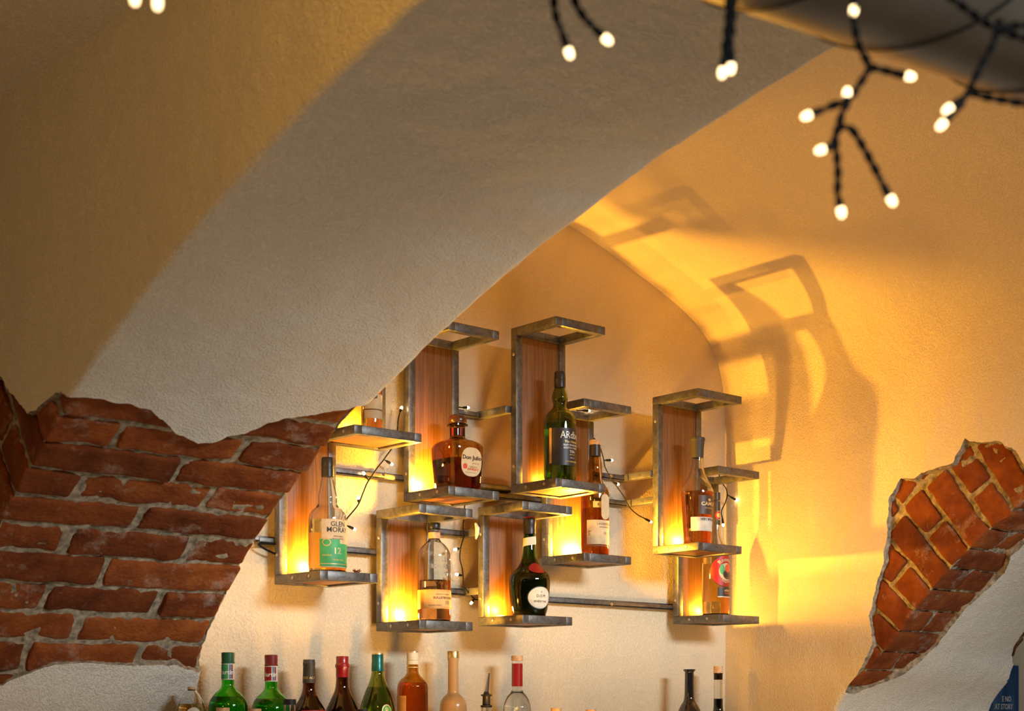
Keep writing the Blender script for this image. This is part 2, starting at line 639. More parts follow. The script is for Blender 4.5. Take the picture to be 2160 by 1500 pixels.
def dist_to(P, poly):
    d = np.full(len(P), 1e9)
    n = len(poly)
    for i in range(n):
        a = np.array(poly[i]); b_ = np.array(poly[(i + 1) % n])
        ab = b_ - a; L = ab @ ab + 1e-12
        t = np.clip(((P - a) @ ab) / L, 0, 1)
        d = np.minimum(d, np.linalg.norm(P - a - t[:, None] * ab, axis=1))
    return d


def shell(arch, holes, s0, s1, dq=0.022, ds=0.022, thick=0.02, lump=0.0022):
    """plaster sheet in (q, s) with ragged holes, each hole with a broken rim"""
    Q = arch.Q
    qs = set()
    for a, b_ in zip(Q[:-1], Q[1:]):
        k = max(1, int(round((b_ - a) / dq)))
        for j in range(k + 1): qs.add(round(a + (b_ - a) * j / k, 5))
    qs = sorted(qs)
    ss = np.linspace(s0, s1, max(2, int((s1 - s0) / ds)))
    grid = np.array([(q, s) for q in qs for s in ss])
    holes = [ragged(h, 0.007, 0.0045, 11 + i * 5) for i, h in enumerate(holes)]
    keep = np.ones(len(grid), bool)
    for h in holes:
        keep &= ~in_poly(grid, h)
        keep &= dist_to(grid, h) > 0.006
    grid = grid[keep]
    verts = [Vector(p) for p in grid]
    edges = []
    for h in holes:
        o = len(verts)
        verts += [Vector(p) for p in h]
        edges += [(o + i, o + (i + 1) % len(h)) for i in range(len(h))]
    ov, oe, of, _, _, _ = delaunay_2d_cdt(verts, edges, [], 0, 1e-6)
    V2 = np.array([v[:] for v in ov])
    cen = np.array([V2[list(f)].mean(0) for f in of])
    keepf = np.ones(len(of), bool)
    for h in holes:
        keepf &= ~in_poly(cen, h)
    faces = [tuple(f) for f, k in zip(of, keepf) if k]
    vs = []
    for q, s in V2:
        p = arch.pos(q, s)
        d = fbm(p, 9, lump * 1.6) + fbm(p, 31, lump * 0.7)
        vs.append(arch.pos(q, s, d))
    mb = MB()
    cnt = {}
    for f in faces:
        for i in range(3):
            e = (f[i], f[(i + 1) % 3]); k = (min(e), max(e))
            cnt.setdefault(k, []).append(e)
    hb = np.zeros(len(V2), bool)
    for h in holes:
        hb |= dist_to(V2, h) < 1e-4
    rim = []
    idx = {}
    tabs = []
    for h in holes:
        H = np.array(h)
        area = 0.5 * np.sum(H[:, 0] * np.roll(H[:, 1], -1) - np.roll(H[:, 0], -1) * H[:, 1])
        tg = np.roll(H, -3, 0) - np.roll(H, 3, 0)
        nr = np.stack([-tg[:, 1], tg[:, 0]], 1) / (np.linalg.norm(tg, axis=1)[:, None] + 1e-9) * (1 if area > 0 else -1)
        tabs.append((H, nr))
    def inner(i):
        if i not in idx:
            q, s = V2[i]
            best = min(((np.linalg.norm(H - V2[i], axis=1).min(), H, nr) for H, nr in tabs), key=lambda t: t[0])
            j = np.argmin(np.linalg.norm(best[1] - V2[i], axis=1))
            wd = 0.007 + 0.008 * mnoise.noise(Vector((q * 25, s * 25, 7))) + 0.004 * mnoise.noise(Vector((q * 90, s * 90, 7)))
            q2, s2 = np.array([q, s]) + best[2][j] * max(0.0, wd)
            idx[i] = len(vs)
            vs.append(arch.pos(q2, s2, thick + 0.004 * mnoise.noise(Vector((q * 60, s * 60, 2)))))
        return idx[i]
    for k, es in cnt.items():
        if len(es) == 1 and hb[k[0]] and hb[k[1]]:
            a, b_ = es[0]
            rim.append((b_, a, inner(a), inner(b_)))
    mb.add(vs, faces + rim)
    mb.n_plain = len(faces)
    # consistent orientation: faces must look away from the material
    return mb


def fix_normals(o, toward):
    bm = bmesh.new(); bm.from_mesh(o.data)
    bmesh.ops.recalc_face_normals(bm, faces=bm.faces)
    bm.to_mesh(o.data); bm.free()


def brick_block(mb, fn, a0, a1, b0, b1, c0, c1, seed, rad=0.008, na=9, nb=5, nc=4):
    """rounded, weathered block spanning a, b, c ranges of a curved space mapped by fn"""
    ha, hb_, hc = (a1 - a0) / 2, (b1 - b0) / 2, (c1 - c0) / 2
    ca, cb, cc = (a0 + a1) / 2, (b0 + b1) / 2, (c0 + c1) / 2
    rad = min(rad, 0.45 * min(ha, hb_, hc))
    def lin(h, n):
        core = list(np.linspace(-(h - rad), h - rad, max(2, n)))
        return [-h, -h + rad * 0.3] + core + [h - rad * 0.3, h]
    LA, LB, LC = lin(ha, na), lin(hb_, nb), lin(hc, nc)
    vid = {}
    vs = []; fs = []
    def vert(i, j, k):
        if (i, j, k) in vid: return vid[(i, j, k)]
        p = np.array([LA[i], LB[j], LC[k]])
        lim = np.array([ha - rad, hb_ - rad, hc - rad])
        qc = np.clip(p, -lim, lim); d = p - qc; L = np.linalg.norm(d)
        if L > 1e-9: p = qc + d / L * rad
        w0 = Vector((p[0] + seed * 3.1, p[1] + seed * 1.7, p[2] + seed))
        dn = Vector((mnoise.noise(w0 * 22), mnoise.noise(w0 * 22 + Vector((9, 0, 0))), mnoise.noise(w0 * 22 + Vector((0, 9, 0)))))
        d2 = mnoise.noise(w0 * 70)
        nrm = p / (np.abs(p).max() + 1e-9)
        p = p + np.array([dn.x * 0.007, dn.y * 0.0055, dn.z * 0.006 + d2 * 0.0018])
        vid[(i, j, k)] = len(vs)
        vs.append(fn(ca + p[0], cb + p[1], cc + p[2]))
        return vid[(i, j, k)]
    nA, nB, nC = len(LA) - 1, len(LB) - 1, len(LC) - 1
    for i in range(nA):
        for j in range(nB):
            fs.append((vert(i, j, 0), vert(i + 1, j, 0), vert(i + 1, j + 1, 0), vert(i, j + 1, 0)))
            fs.append((vert(i, j, nC), vert(i, j + 1, nC), vert(i + 1, j + 1, nC), vert(i + 1, j, nC)))
    for i in range(nA):
        for k in range(nC):
            fs.append((vert(i, 0, k), vert(i, 0, k + 1), vert(i + 1, 0, k + 1), vert(i + 1, 0, k)))
            fs.append((vert(i, nB, k), vert(i + 1, nB, k), vert(i + 1, nB, k + 1), vert(i, nB, k + 1)))
    for j in range(nB):
        for k in range(nC):
            fs.append((vert(0, j, k), vert(0, j + 1, k), vert(0, j + 1, k + 1), vert(0, j, k + 1)))
            fs.append((vert(nA, j, k), vert(nA, j, k + 1), vert(nA, j + 1, k + 1), vert(nA, j + 1, k)))
    mb.add(vs, fs)


YW = 3.13                    # back wall plane
# ---- arch 1 (left): springs from the back wall and crosses the picture
XA1, XA0 = 1.74, 1.157       # far and near arris
PROF1 = [(3.135, -1.55), (3.135, -0.6), (3.13, -0.12), (3.105, 0.0), (3.068, 0.090), (2.95, 0.222), (2.808, 0.352), (2.524, 0.530), (2.162, 0.690),
         (1.840, 0.800), (1.510, 0.880), (1.20, 0.925), (0.7, 0.95), (0.1, 0.93), (-0.25, 0.89)]
arch1 = Arch(PROF1, XA1, XA0, 0.42, 1.3)
a1_soff_top = [(158, 838), (211, 842), (269, 852), (317, 866), (341, 886), (365, 910), (418, 936), (446, 934), (480, 922), (518, 917), (566, 893),
               (619, 881), (672, 874), (720, 864), (780, 853)]
a1_bot = [(418, 1418), (374, 1404), (307, 1404), (250, 1403), (168, 1399), (110, 1404), (58, 1423), (0, 1447), (-60, 1470)]
a1_face = [(-40, 790), (0, 799), (20, 825), (43, 852), (58, 869), (72, 866), (106, 838), (130, 823)]
h1 = []
for p in a1_face: h1.append(arch1.img_face(*p, which='b'))
for p in a1_soff_top: h1.append(arch1.img_sof(*p))
sr = h1[-1][1]
h1.append((arch1.q_fa(0.03), sr + 0.012))
h1.append((arch1.q_fa(0.05), sr - 0.2))
sb = arch1.img_sof(*a1_bot[0])
h1.append((arch1.q_fa(0.04), sb[1] + 0.05)); h1.append((arch1.q_fa(0.02), sb[1] + 0.004))
for p in a1_bot: h1.append(arch1.img_sof(*p))
h1.append((arch1.q_fb(0.03), h1[-1][1])); h1.append((arch1.q_fb(0.35), h1[-1][1] + 0.05)); h1.append((arch1.q_fb(0.36), h1[0][1]))
s_top1 = arch1.S[-1]
def crust(o, n):
    o.data.materials.append(MATS['mortar'])
    k_ = len(o.data.materials) - 1
    for p in o.data.polygons:
        if p.index >= n: p.material_index = k_


sh = shell(arch1, [h1], arch1.S[0], s_top1)
wl = sh.build('wall_left', 'plaster_rough', angle=50)
crust(wl, sh.n_plain)
fix_normals(wl, None); struct(wl)

# bricks of arch 1
mbk = MB()
s_lo = min(p[1] for p in h1) - 0.10; s_hi = max(p[1] for p in h1) + 0.10
course = 0.0765
k = 0
s = s_lo
rnd = random.Random(3)
while s < s_hi:
    hgt = course - 0.006 - rnd.random() * 0.006
    off = (0.13 if k % 2 else 0.0) + rnd.uniform(-0.03, 0.03)
    x = XA1 - 0.003 - rnd.random() * 0.014
    first = True
    while x > XA0 + 0.03:
        L = 0.255 + rnd.uniform(-0.02, 0.02)
        if first:
            L = (0.285 if k % 2 else 0.15) + rnd.uniform(-0.02, 0.02); first = False
        x2 = x - L
        if x2 < XA0 + 0.10: x2 = XA0 + 0.006 + rnd.random() * 0.006
        d0 = 0.005 + rnd.random() * 0.009
        tl = rnd.uniform(-0.015, 0.015)
        endf = x2 < XA0 + 0.02
        dep = (0.25 if k % 2 else 0.13) if endf else 0.10
        brick_block(mbk, lambda a, b_, c, s=s, tl=tl, x=x: arch1.xts(a, c, b_ + (a - x) * tl), x2, x, s, s + hgt, d0, dep, k * 7.3 + x * 11, na=10, nb=5, nc=4 if not endf else 8)
        if endf and dep < 0.2:
            brick_block(mbk, lambda a, b_, c: arch1.xts(a, c, b_), x2, x2 + 0.1, s, s + hgt, dep + 0.012, 0.26, k * 3.3 + 50, na=5, nb=5, nc=6)
        x = x2 - 0.012 - rnd.random() * 0.008
    s += course
    k += 1
bk = mbk.build('brickwork', 'brick', angle=180)
bk.parent = wl; bk['kind'] = 'structure'


def mortar_mesh(arch, s0, s1, q0, q1, depth, step=0.012):
    mb = MB()
    qs = np.arange(q0, q1, step); ss = np.arange(s0, s1, step)
    vs = []
    for q in qs:
        for s_ in ss:
            n_ = mnoise.noise(Vector((q * 45, s_ * 45, 5))) * 0.0055 + mnoise.noise(Vector((q * 120, s_ * 120, 8))) * 0.002
            vs.append(arch.pos(q, s_, depth + n_))
    n = len(ss)
    fs = [(i * n + j, i * n + j + 1, (i + 1) * n + j + 1, (i + 1) * n + j) for i in range(len(qs) - 1) for j in range(n - 1)]
    return mb.add(vs, fs)


mo = mortar_mesh(arch1, s_lo, s_hi, arch1.q_fa(0.09), arch1.q_fb(0.42), 0.016).build('mortar_bed', 'mortar', angle=180)
mo.parent = wl; mo['kind'] = 'structure'

# ---- arch 2 (right): side face towards the niche, soffit, far edge
XB0, XB1 = 3.60, 4.285
PROF2 = [(2.74, -1.55), (2.74, -0.5), (2.725, -0.10), (2.685, 0.015), (2.60, 0.085), (2.515, 0.165), (2.388, 0.300), (2.179, 0.470), (1.90, 0.63), (1.55, 0.77),
         (1.1, 0.86), (0.5, 0.88), (-0.3, 0.8), (-0.9, 0.6)]
arch2 = Arch(PROF2, XB0, XB1, 1.35, 0.5, skew=0.085)
face_pts = [(1782, 1458), (1805, 1425), (1826, 1396), (1840, 1352), (1832, 1300), (1844, 1252), (1864, 1188), (1870, 1140), (1873, 1092), (1878, 1048), (1902, 1006),
            (1928, 1008), (1964, 988), (2012, 972), (2032, 930), (2048, 934), (2100, 934), (2140, 952), (2165, 985), (2200, 1020)]
sof_pts = [(2200, 1125), (2160, 1148), (2134, 1172), (2120, 1208), (2088, 1240), (2036, 1284), (2004, 1328), (1976, 1364), (1932, 1400), (1892, 1424), (1840, 1448), (1800, 1463)]
h2 = [arch2.img_face(*p, which='a') for p in face_pts] + [arch2.img_sof(*p) for p in sof_pts]
edge_pts = [(2200, 1290), (2160, 1332), (2143, 1355), (2120, 1402), (2121, 1420), (2122, 1440)]
h3 = [arch2.img_sof(*p) for p in edge_pts]
h3 = [(min(q, arch2.Q[arch2.i_sof1] - 0.004), s_) for q, s_ in h3]
h3.append((arch2.q_fb(0.02), h3[-1][1])); h3.append((arch2.q_fb(0.05), h3[0][1]))
sh = shell(arch2, [h2, h3], arch2.S[0], arch2.S[-1], dq=0.03, ds=0.03)
wr = sh.build('wall_right', 'plaster_niche', angle=50)
fix_normals(wr, None); struct(wr)
wr.data.materials.append(MATS['plaster_rough'])
for p in wr.data.polygons:
    if p.center.x > XB0 + 0.008: p.material_index = 1
crust(wr, sh.n_plain)

mbk = MB()
s_lo2 = min(p[1] for p in h2) - 0.06; s_hi2 = max(p[1] for p in h2) + 0.08
s = s_lo2; k = 0
while s < s_hi2:
    hgt = 0.078 - 0.006 - rnd.random() * 0.005
    fn = lambda a, b_, c: arch2.xts(a, c, b_)
    x0 = XB0 + 0.0075 + rnd.random() * 0.007
    t0 = 0.0065 + rnd.random() * 0.007
    if k % 2 == 0:
        brick_block(mbk, fn, x0, XB0 + 0.118, s, s + hgt, t0, 0.235 + rnd.uniform(-.02, .02), k * 5.1, na=5, nb=5, nc=10)
        brick_block(mbk, fn, XB0 + 0.132, XB0 + 0.25, s, s + hgt, t0 + 0.003, 0.1, k * 5.1 + 2, na=5, nb=5, nc=3)
        brick_block(mbk, fn, x0 + 0.004, XB0 + 0.118, s, s + hgt, 0.255, 0.37, k * 5.1 + 4, na=5, nb=5, nc=5)
    else:
        cut = 0.115 + rnd.uniform(-.015, .02)
        brick_block(mbk, fn, x0, XB0 + 0.245, s, s + hgt, t0, cut, k * 5.1, na=9, nb=5, nc=5)
        brick_block(mbk, fn, x0 + rnd.random() * 0.006, XB0 + 0.12, s, s + hgt, cut + 0.013, cut + 0.125, k * 5.1 + 3, na=5, nb=5, nc=5)
        brick_block(mbk, fn, x0 + rnd.random() * 0.006, XB0 + 0.12, s, s + hgt, cut + 0.138, cut + 0.25, k * 5.1 + 6, na=5, nb=5, nc=5)
    brick_block(mbk, fn, XB1 - 0.20, XB1 - 0.004 - rnd.random() * 0.02, s, s + hgt, 0.006, 0.11, k * 9.7, na=8, nb=5, nc=4)
    s += 0.078; k += 1
bk = mbk.build('brickwork', 'brick', angle=180)
bk.parent = wr; bk['kind'] = 'structure'
mo = mortar_mesh(arch2, s_lo2, s_hi2, arch2.q_fa(0.42), arch2.q_sof(XB0 + 0.3), 0.018)
mo2 = mortar_mesh(arch2, s_lo2, s_hi2, arch2.q_sof(XB1 - 0.22), arch2.q_fb(0.10), 0.018)
mo.add(mo2.v, mo2.f)
mo = mo.build('mortar_bed', 'mortar', angle=180)
mo.parent = wr; mo['kind'] = 'structure'

# ---- back wall
def sheet(name, fn, us, vs_, mat, lump=0.002):
    mb = MB()
    pts = []
    for a in us:
        for b_ in vs_:
            p = Vector(fn(a, b_)); pts.append(p)
    n = len(vs_)
    fs = [(i * n + j, i * n + j + 1, (i + 1) * n + j + 1, (i + 1) * n + j) for i in range(len(us) - 1) for j in range(n - 1)]
    mb.add(pts, fs)
    return struct(mb.build(name, mat, angle=60))


sheet('wall_back', lambda a, b_: (a, YW + fbm((a, 0, b_), 5, 0.004), b_), np.linspace(-1.2, 6.8, 161), np.linspace(0, EZ + 1.55, 63), 'plaster_niche')
# ---- niche vault between the arches
VU = [(1.60, 0.98), (1.74, 1.12), (1.90, 1.19), (2.15, 1.28), (2.45, 1.345), (2.72, 1.372), (2.934, 1.345), (3.061, 1.308), (3.201, 1.263), (3.33, 1.220), (3.42, 1.182), (3.49, 1.140), (3.545, 1.085), (3.578, 1.02), (3.594, 0.95), (3.602, 0.87)]
vA, vS = spline(VU, 90)
sheet('ceiling', lambda a, b_: (np.interp(a, vS, vA[:, 0]), b_, EZ + np.interp(a, vS, vA[:, 1]) + fbm((a, b_, 0), 4, 0.006)),
      list(vS), np.linspace(YW + 0.05, -0.2, 60), 'plaster_niche')
# ---- vault of the near bay
VN = [(1.20, 1.12), (1.10, 1.16), (0.9, 1.25), (0.6, 1.35), (0.2, 1.40), (-0.3, 1.40), (-0.8, 1.33), (-1.2, 1.2)]
nA, nS = spline(VN, 60)
sheet('ceiling', lambda a, b_: (np.interp(a, nS, nA[:, 0]), b_, EZ + np.interp(a, nS, nA[:, 1]) + fbm((a, b_, 3), 4, 0.006)),
      list(nS), np.linspace(YW + 0.05, -1.2, 60), 'plaster_rough')
fl = MB().box((-1.2, -4.6, -0.1), (6.8, YW + 0.05, 0.0)).build('floor', 'floor_tile', smooth=False)
struct(fl)

# ------------------------------------------------------------------ shelf units
WARM = (1.0, 0.465, 0.035)
B = 0.022
UNITS = {}


def unit(key, label, lpx, npx, rpx, ybot, ytop, vb, dim=None):
    yb = YW - vb
    if dim:
        w_, dep = dim
        yf = yb - dep
        p = hit(npx, ybot, 'Y', yf); x0 = p.x
    else:
        x0 = hit(lpx, 1480, 'Y', yb).x
        yf = hit(npx, 1480, 'X', x0).y
        w_ = hit(rpx, 1480, 'Y', yf).x - x0
        dep = yb - yf
    z0 = hit(npx, ybot, 'Y', yf).z
    z1 = hit(npx, ytop, 'Y', yf).z
    x1 = x0 + w_
    print('UNIT', key, 'x %.3f w %.3f dep %.3f z %.3f h %.3f yf %.3f' % (x0, w_, dep, z0, z1 - z0, yf))
    R = Root('wall_shelf', label, 'shelf', ((x0 + x1) / 2, (yb + yf) / 2, z0), 'open steel and wood bottle shelves')
    def square(z):
        mb = MB()
        mb.box((x0, yf, z), (x0 + B, yb, z + B), 0.0018)
        mb.box((x1 - B, yf, z), (x1, yb, z + B), 0.0018)
        mb.box((x0 + B - 0.0005, yf, z), (x1 - B + 0.0005, yf + B, z + B), 0.0018)
        mb.box((x0 + B - 0.0005, yb - B, z), (x1 - B + 0.0005, yb, z + B), 0.0018)
        return mb
    R.part(square(z0), 'tray_frame', 'steel')
    R.part(square(z1 - B), 'top_frame', 'steel')
    for xx in (x0, x1 - B):
        R.part(MB().box((xx, yb - B, z0 + B), (xx + B, yb, z1 - B), 0.0018), 'post', 'steel')
    R.part(MB().box((x0 + B, yb - B + 0.003, z0 + B), (x1 - B, yb - 0.004, z1 - B), 0.001), 'back_panel', 'oak_upright')
    R.part(MB().box((x0 + B, yf + B, z0 + 0.004), (x1 - B, yb - B, z0 + B - 0.002), 0.001), 'shelf_board', 'oak_flat')
    def screw(y, z):
        mb = MB().lathe([(0.0042, 0), (0.0042, 0.0008), (0.003, 0.0016), (0.0012, 0.0012)], 12)
        mb.v = [(x0 - v_[2], y + v_[0], z + v_[1]) for v_ in mb.v]
        mb.f = [f[::-1] for f in mb.f]
        R.part(mb, 'screw', 'screw_zinc')
    screw(yf + 0.045, z0 + B / 2); screw(yf + 0.115, z0 + B / 2)
    screw(yb - B / 2, z0 + 0.07); screw(yb - B / 2, z1 - 0.07)
    UNITS[key] = dict(x0=x0, x1=x1, yf=yf, yb=yb, z0=z0, z1=z1, top=z0 + B - 0.002, root=R)


unit('A', 'leftmost bottle shelf beside the brick arch, holding a bottle with white and green label', 578.5, 675, 797, 1222.6, 800, 0.026)
unit('Z', 'bottle shelf mostly hidden above the brick patch, only its front tray edge showing', 0, 747.5, 861, 914, 640, 0.026, (0.2, 0.17))
unit('B', 'tall bottle shelf under the arch edge holding the squat amber bottle with oval label', 851, 946, 1053.5, 1043, 676, 0.026)
unit('C', 'tallest topmost bottle shelf, holding the dark green bottle with black label', 1077.5, 1172.5, 1277, 1026, 666, 0.13)
unit('D', 'lower bottle shelf holding the clear half-full embossed bottle with orange label', 793, 884.5, 997.5, 1326.6, 1062, 0.026)
unit('E', 'lower bottle shelf with dull brown panel, holding the bulbous dark bottle with red seal', 1008, 1102, 1207.6, 1315, 1056.4, 0.08)
unit('F', 'bottle shelf tucked behind the dark green bottle, holding the bottle with paper neck tag', 1142, 1232, 1332, 1183, 839.5, 0.026)
unit('G', 'right-hand bottle shelf holding the tapered bottle with flared black stopper', 1376, 1473, 1565, 1160, 818, 0.13)
unit('H', 'rightmost, lowest bottle shelf holding the bottle with round red label', 1419, 1516, 1602, 1311.5, 982, 0.026)

# ------------------------------------------------------------------ steel rails on the wall
RY0, RY1 = YW - 0.026, YW - 0.001
RH = 0.017


def rail(label, pxa, pxb, cpx, cpy, stub=None, hole=None, mat='steel'):
    z = hit(cpx, cpy, 'Y', RY0).z
    xa = hit(pxa, 1480, 'Y', RY0).x; xb = hit(pxb, 1480, 'Y', RY0).x
    mb = MB()
    # angle iron: upright flange against the wall plus a lower leg
    mb.box((xa, RY1 - 0.005, z - RH / 2), (xb, RY1, z + RH / 2 + 0.002), 0.001)
    mb.box((xa, RY0, z - RH / 2), (xb, RY1 - 0.005, z - RH / 2 + 0.004), 0.001)
    mb.box((xa, RY0, z - RH / 2), (xb, RY0 + 0.004, z + RH / 2 - 0.004), 0.001)
    if stub:
        mb.box((xb - 0.004, stub, z - RH / 2 - 0.001), (xb + 0.018, RY1, z + RH / 2 + 0.001), 0.0015)
    loc = ((xa + xb) / 2, RY1, z)
    R = Root('wall_rail', label, 'rail', loc, 'steel rails joining the shelves')
    R.part(mb, 'angle_bar', mat)
    if hole:
        p = hit(hole[0], hole[1], 'Y', RY0)
        h = MB().lathe([(0.005, 0), (0.005, 0.0015), (0.0025, 0.0022)], 14)
        h.v = [(p.x + v_[0], RY0 - v_[2], p.z + v_[1]) for v_ in h.v]
        R.part(h, 'bolt_head', 'black_plastic' if hole[2] else 'gold_cap')


U = UNITS
rail('steel rail with a dark bolt, from the brick edge to the squat amber bottle shelf', 690, 860, 784, 1000, hole=(811, 1001, 1))
rail('steel rail running right from the white and green labelled bottle', 700, 812, 765, 1162)
rail('short rail stub emerging left of the leftmost shelf, under the bricks', 548, 592, 568, 1139)
rail('steel rail with a bend, just above the round stopper of the squat amber bottle', 955, 1015, 1015, 875, U['C']['yb'])
rail('steel rail behind the base of the squat amber bottle', 960, 1085, 1040, 1026)
rail('brightly lit rail directly under the dark green bottle tray', 1030, 1150, 1095, 1049)
rail('upper of two bent rails between the paper-tag bottle and the right-hand shelf', 1240, 1319, 1319, 1008, U['G']['yb'], hole=(1289, 1004, 0))
rail('lower of two bent rails between the paper-tag bottle and the right-hand shelf', 1240, 1324, 1324, 1062, U['G']['yb'])
rail('upper bent rail between the embossed bottle and the dull brown panel shelf', 900, 984, 984, 1126, U['E']['yb'])
rail('lower bent rail between the embossed bottle and the dull brown panel shelf', 900, 984, 984, 1249, U['E']['yb'])
rail('long bare wall rail with a brass screw, running to the rightmost shelf', 1105, 1432, 1295, 1273, hole=(1290, 1275, 0))

# ------------------------------------------------------------------ LED pucks in the trays
def puck(key, label, fx, fy, power, col=WARM):
    u = U[key]
    x = u['x0'] + (u['x1'] - u['x0']) * fx; y = u['yb'] - (u['yb'] - u['yf']) * fy; z = u['top']
    R = Root('led_puck', label, 'light', (x, y, z), 'small led pucks in the trays')
    R.part(MB().lathe([(0.013, z), (0.013, z + 0.005), (0.011, z + 0.006)], 24, cx=x, cy=y), 'housing', 'puck_white')
    R.part(MB().lathe([(0.0105, z + 0.0062), (0.010, z + 0.0072), (0.004, z + 0.0078)], 24, cx=x, cy=y), 'lens', 'led_face')
    point_light('led_puck_light', (x, y, z + 0.018), power * 21.0, col, 0.008)


puck('A', 'small led puck behind the white and green labelled bottle', 0.50, 0.19, 0.6)
puck('Z', 'small led puck in the half hidden tray above the bricks', 0.5, 0.25, 0.22)
puck('B', 'small led puck behind the squat amber bottle', 0.24, 0.24, 0.55)
puck('C', 'small led puck behind the dark green bottle', 0.50, 0.22, 0.035)
puck('D', 'small led puck behind the embossed bottle', 0.40, 0.20, 0.55)
puck('E', 'small led puck behind the bulbous dark bottle', 0.28, 0.20, 0.14)
puck('F', 'small led puck behind the bottle with paper neck tag', 0.62, 0.21, 1.8)
puck('G', 'small led puck behind the tapered bottle with flared stopper', 0.55, 0.21, 0.45)
puck('H', 'small led puck behind the bottle with round red label', 0.60, 0.20, 0.18)


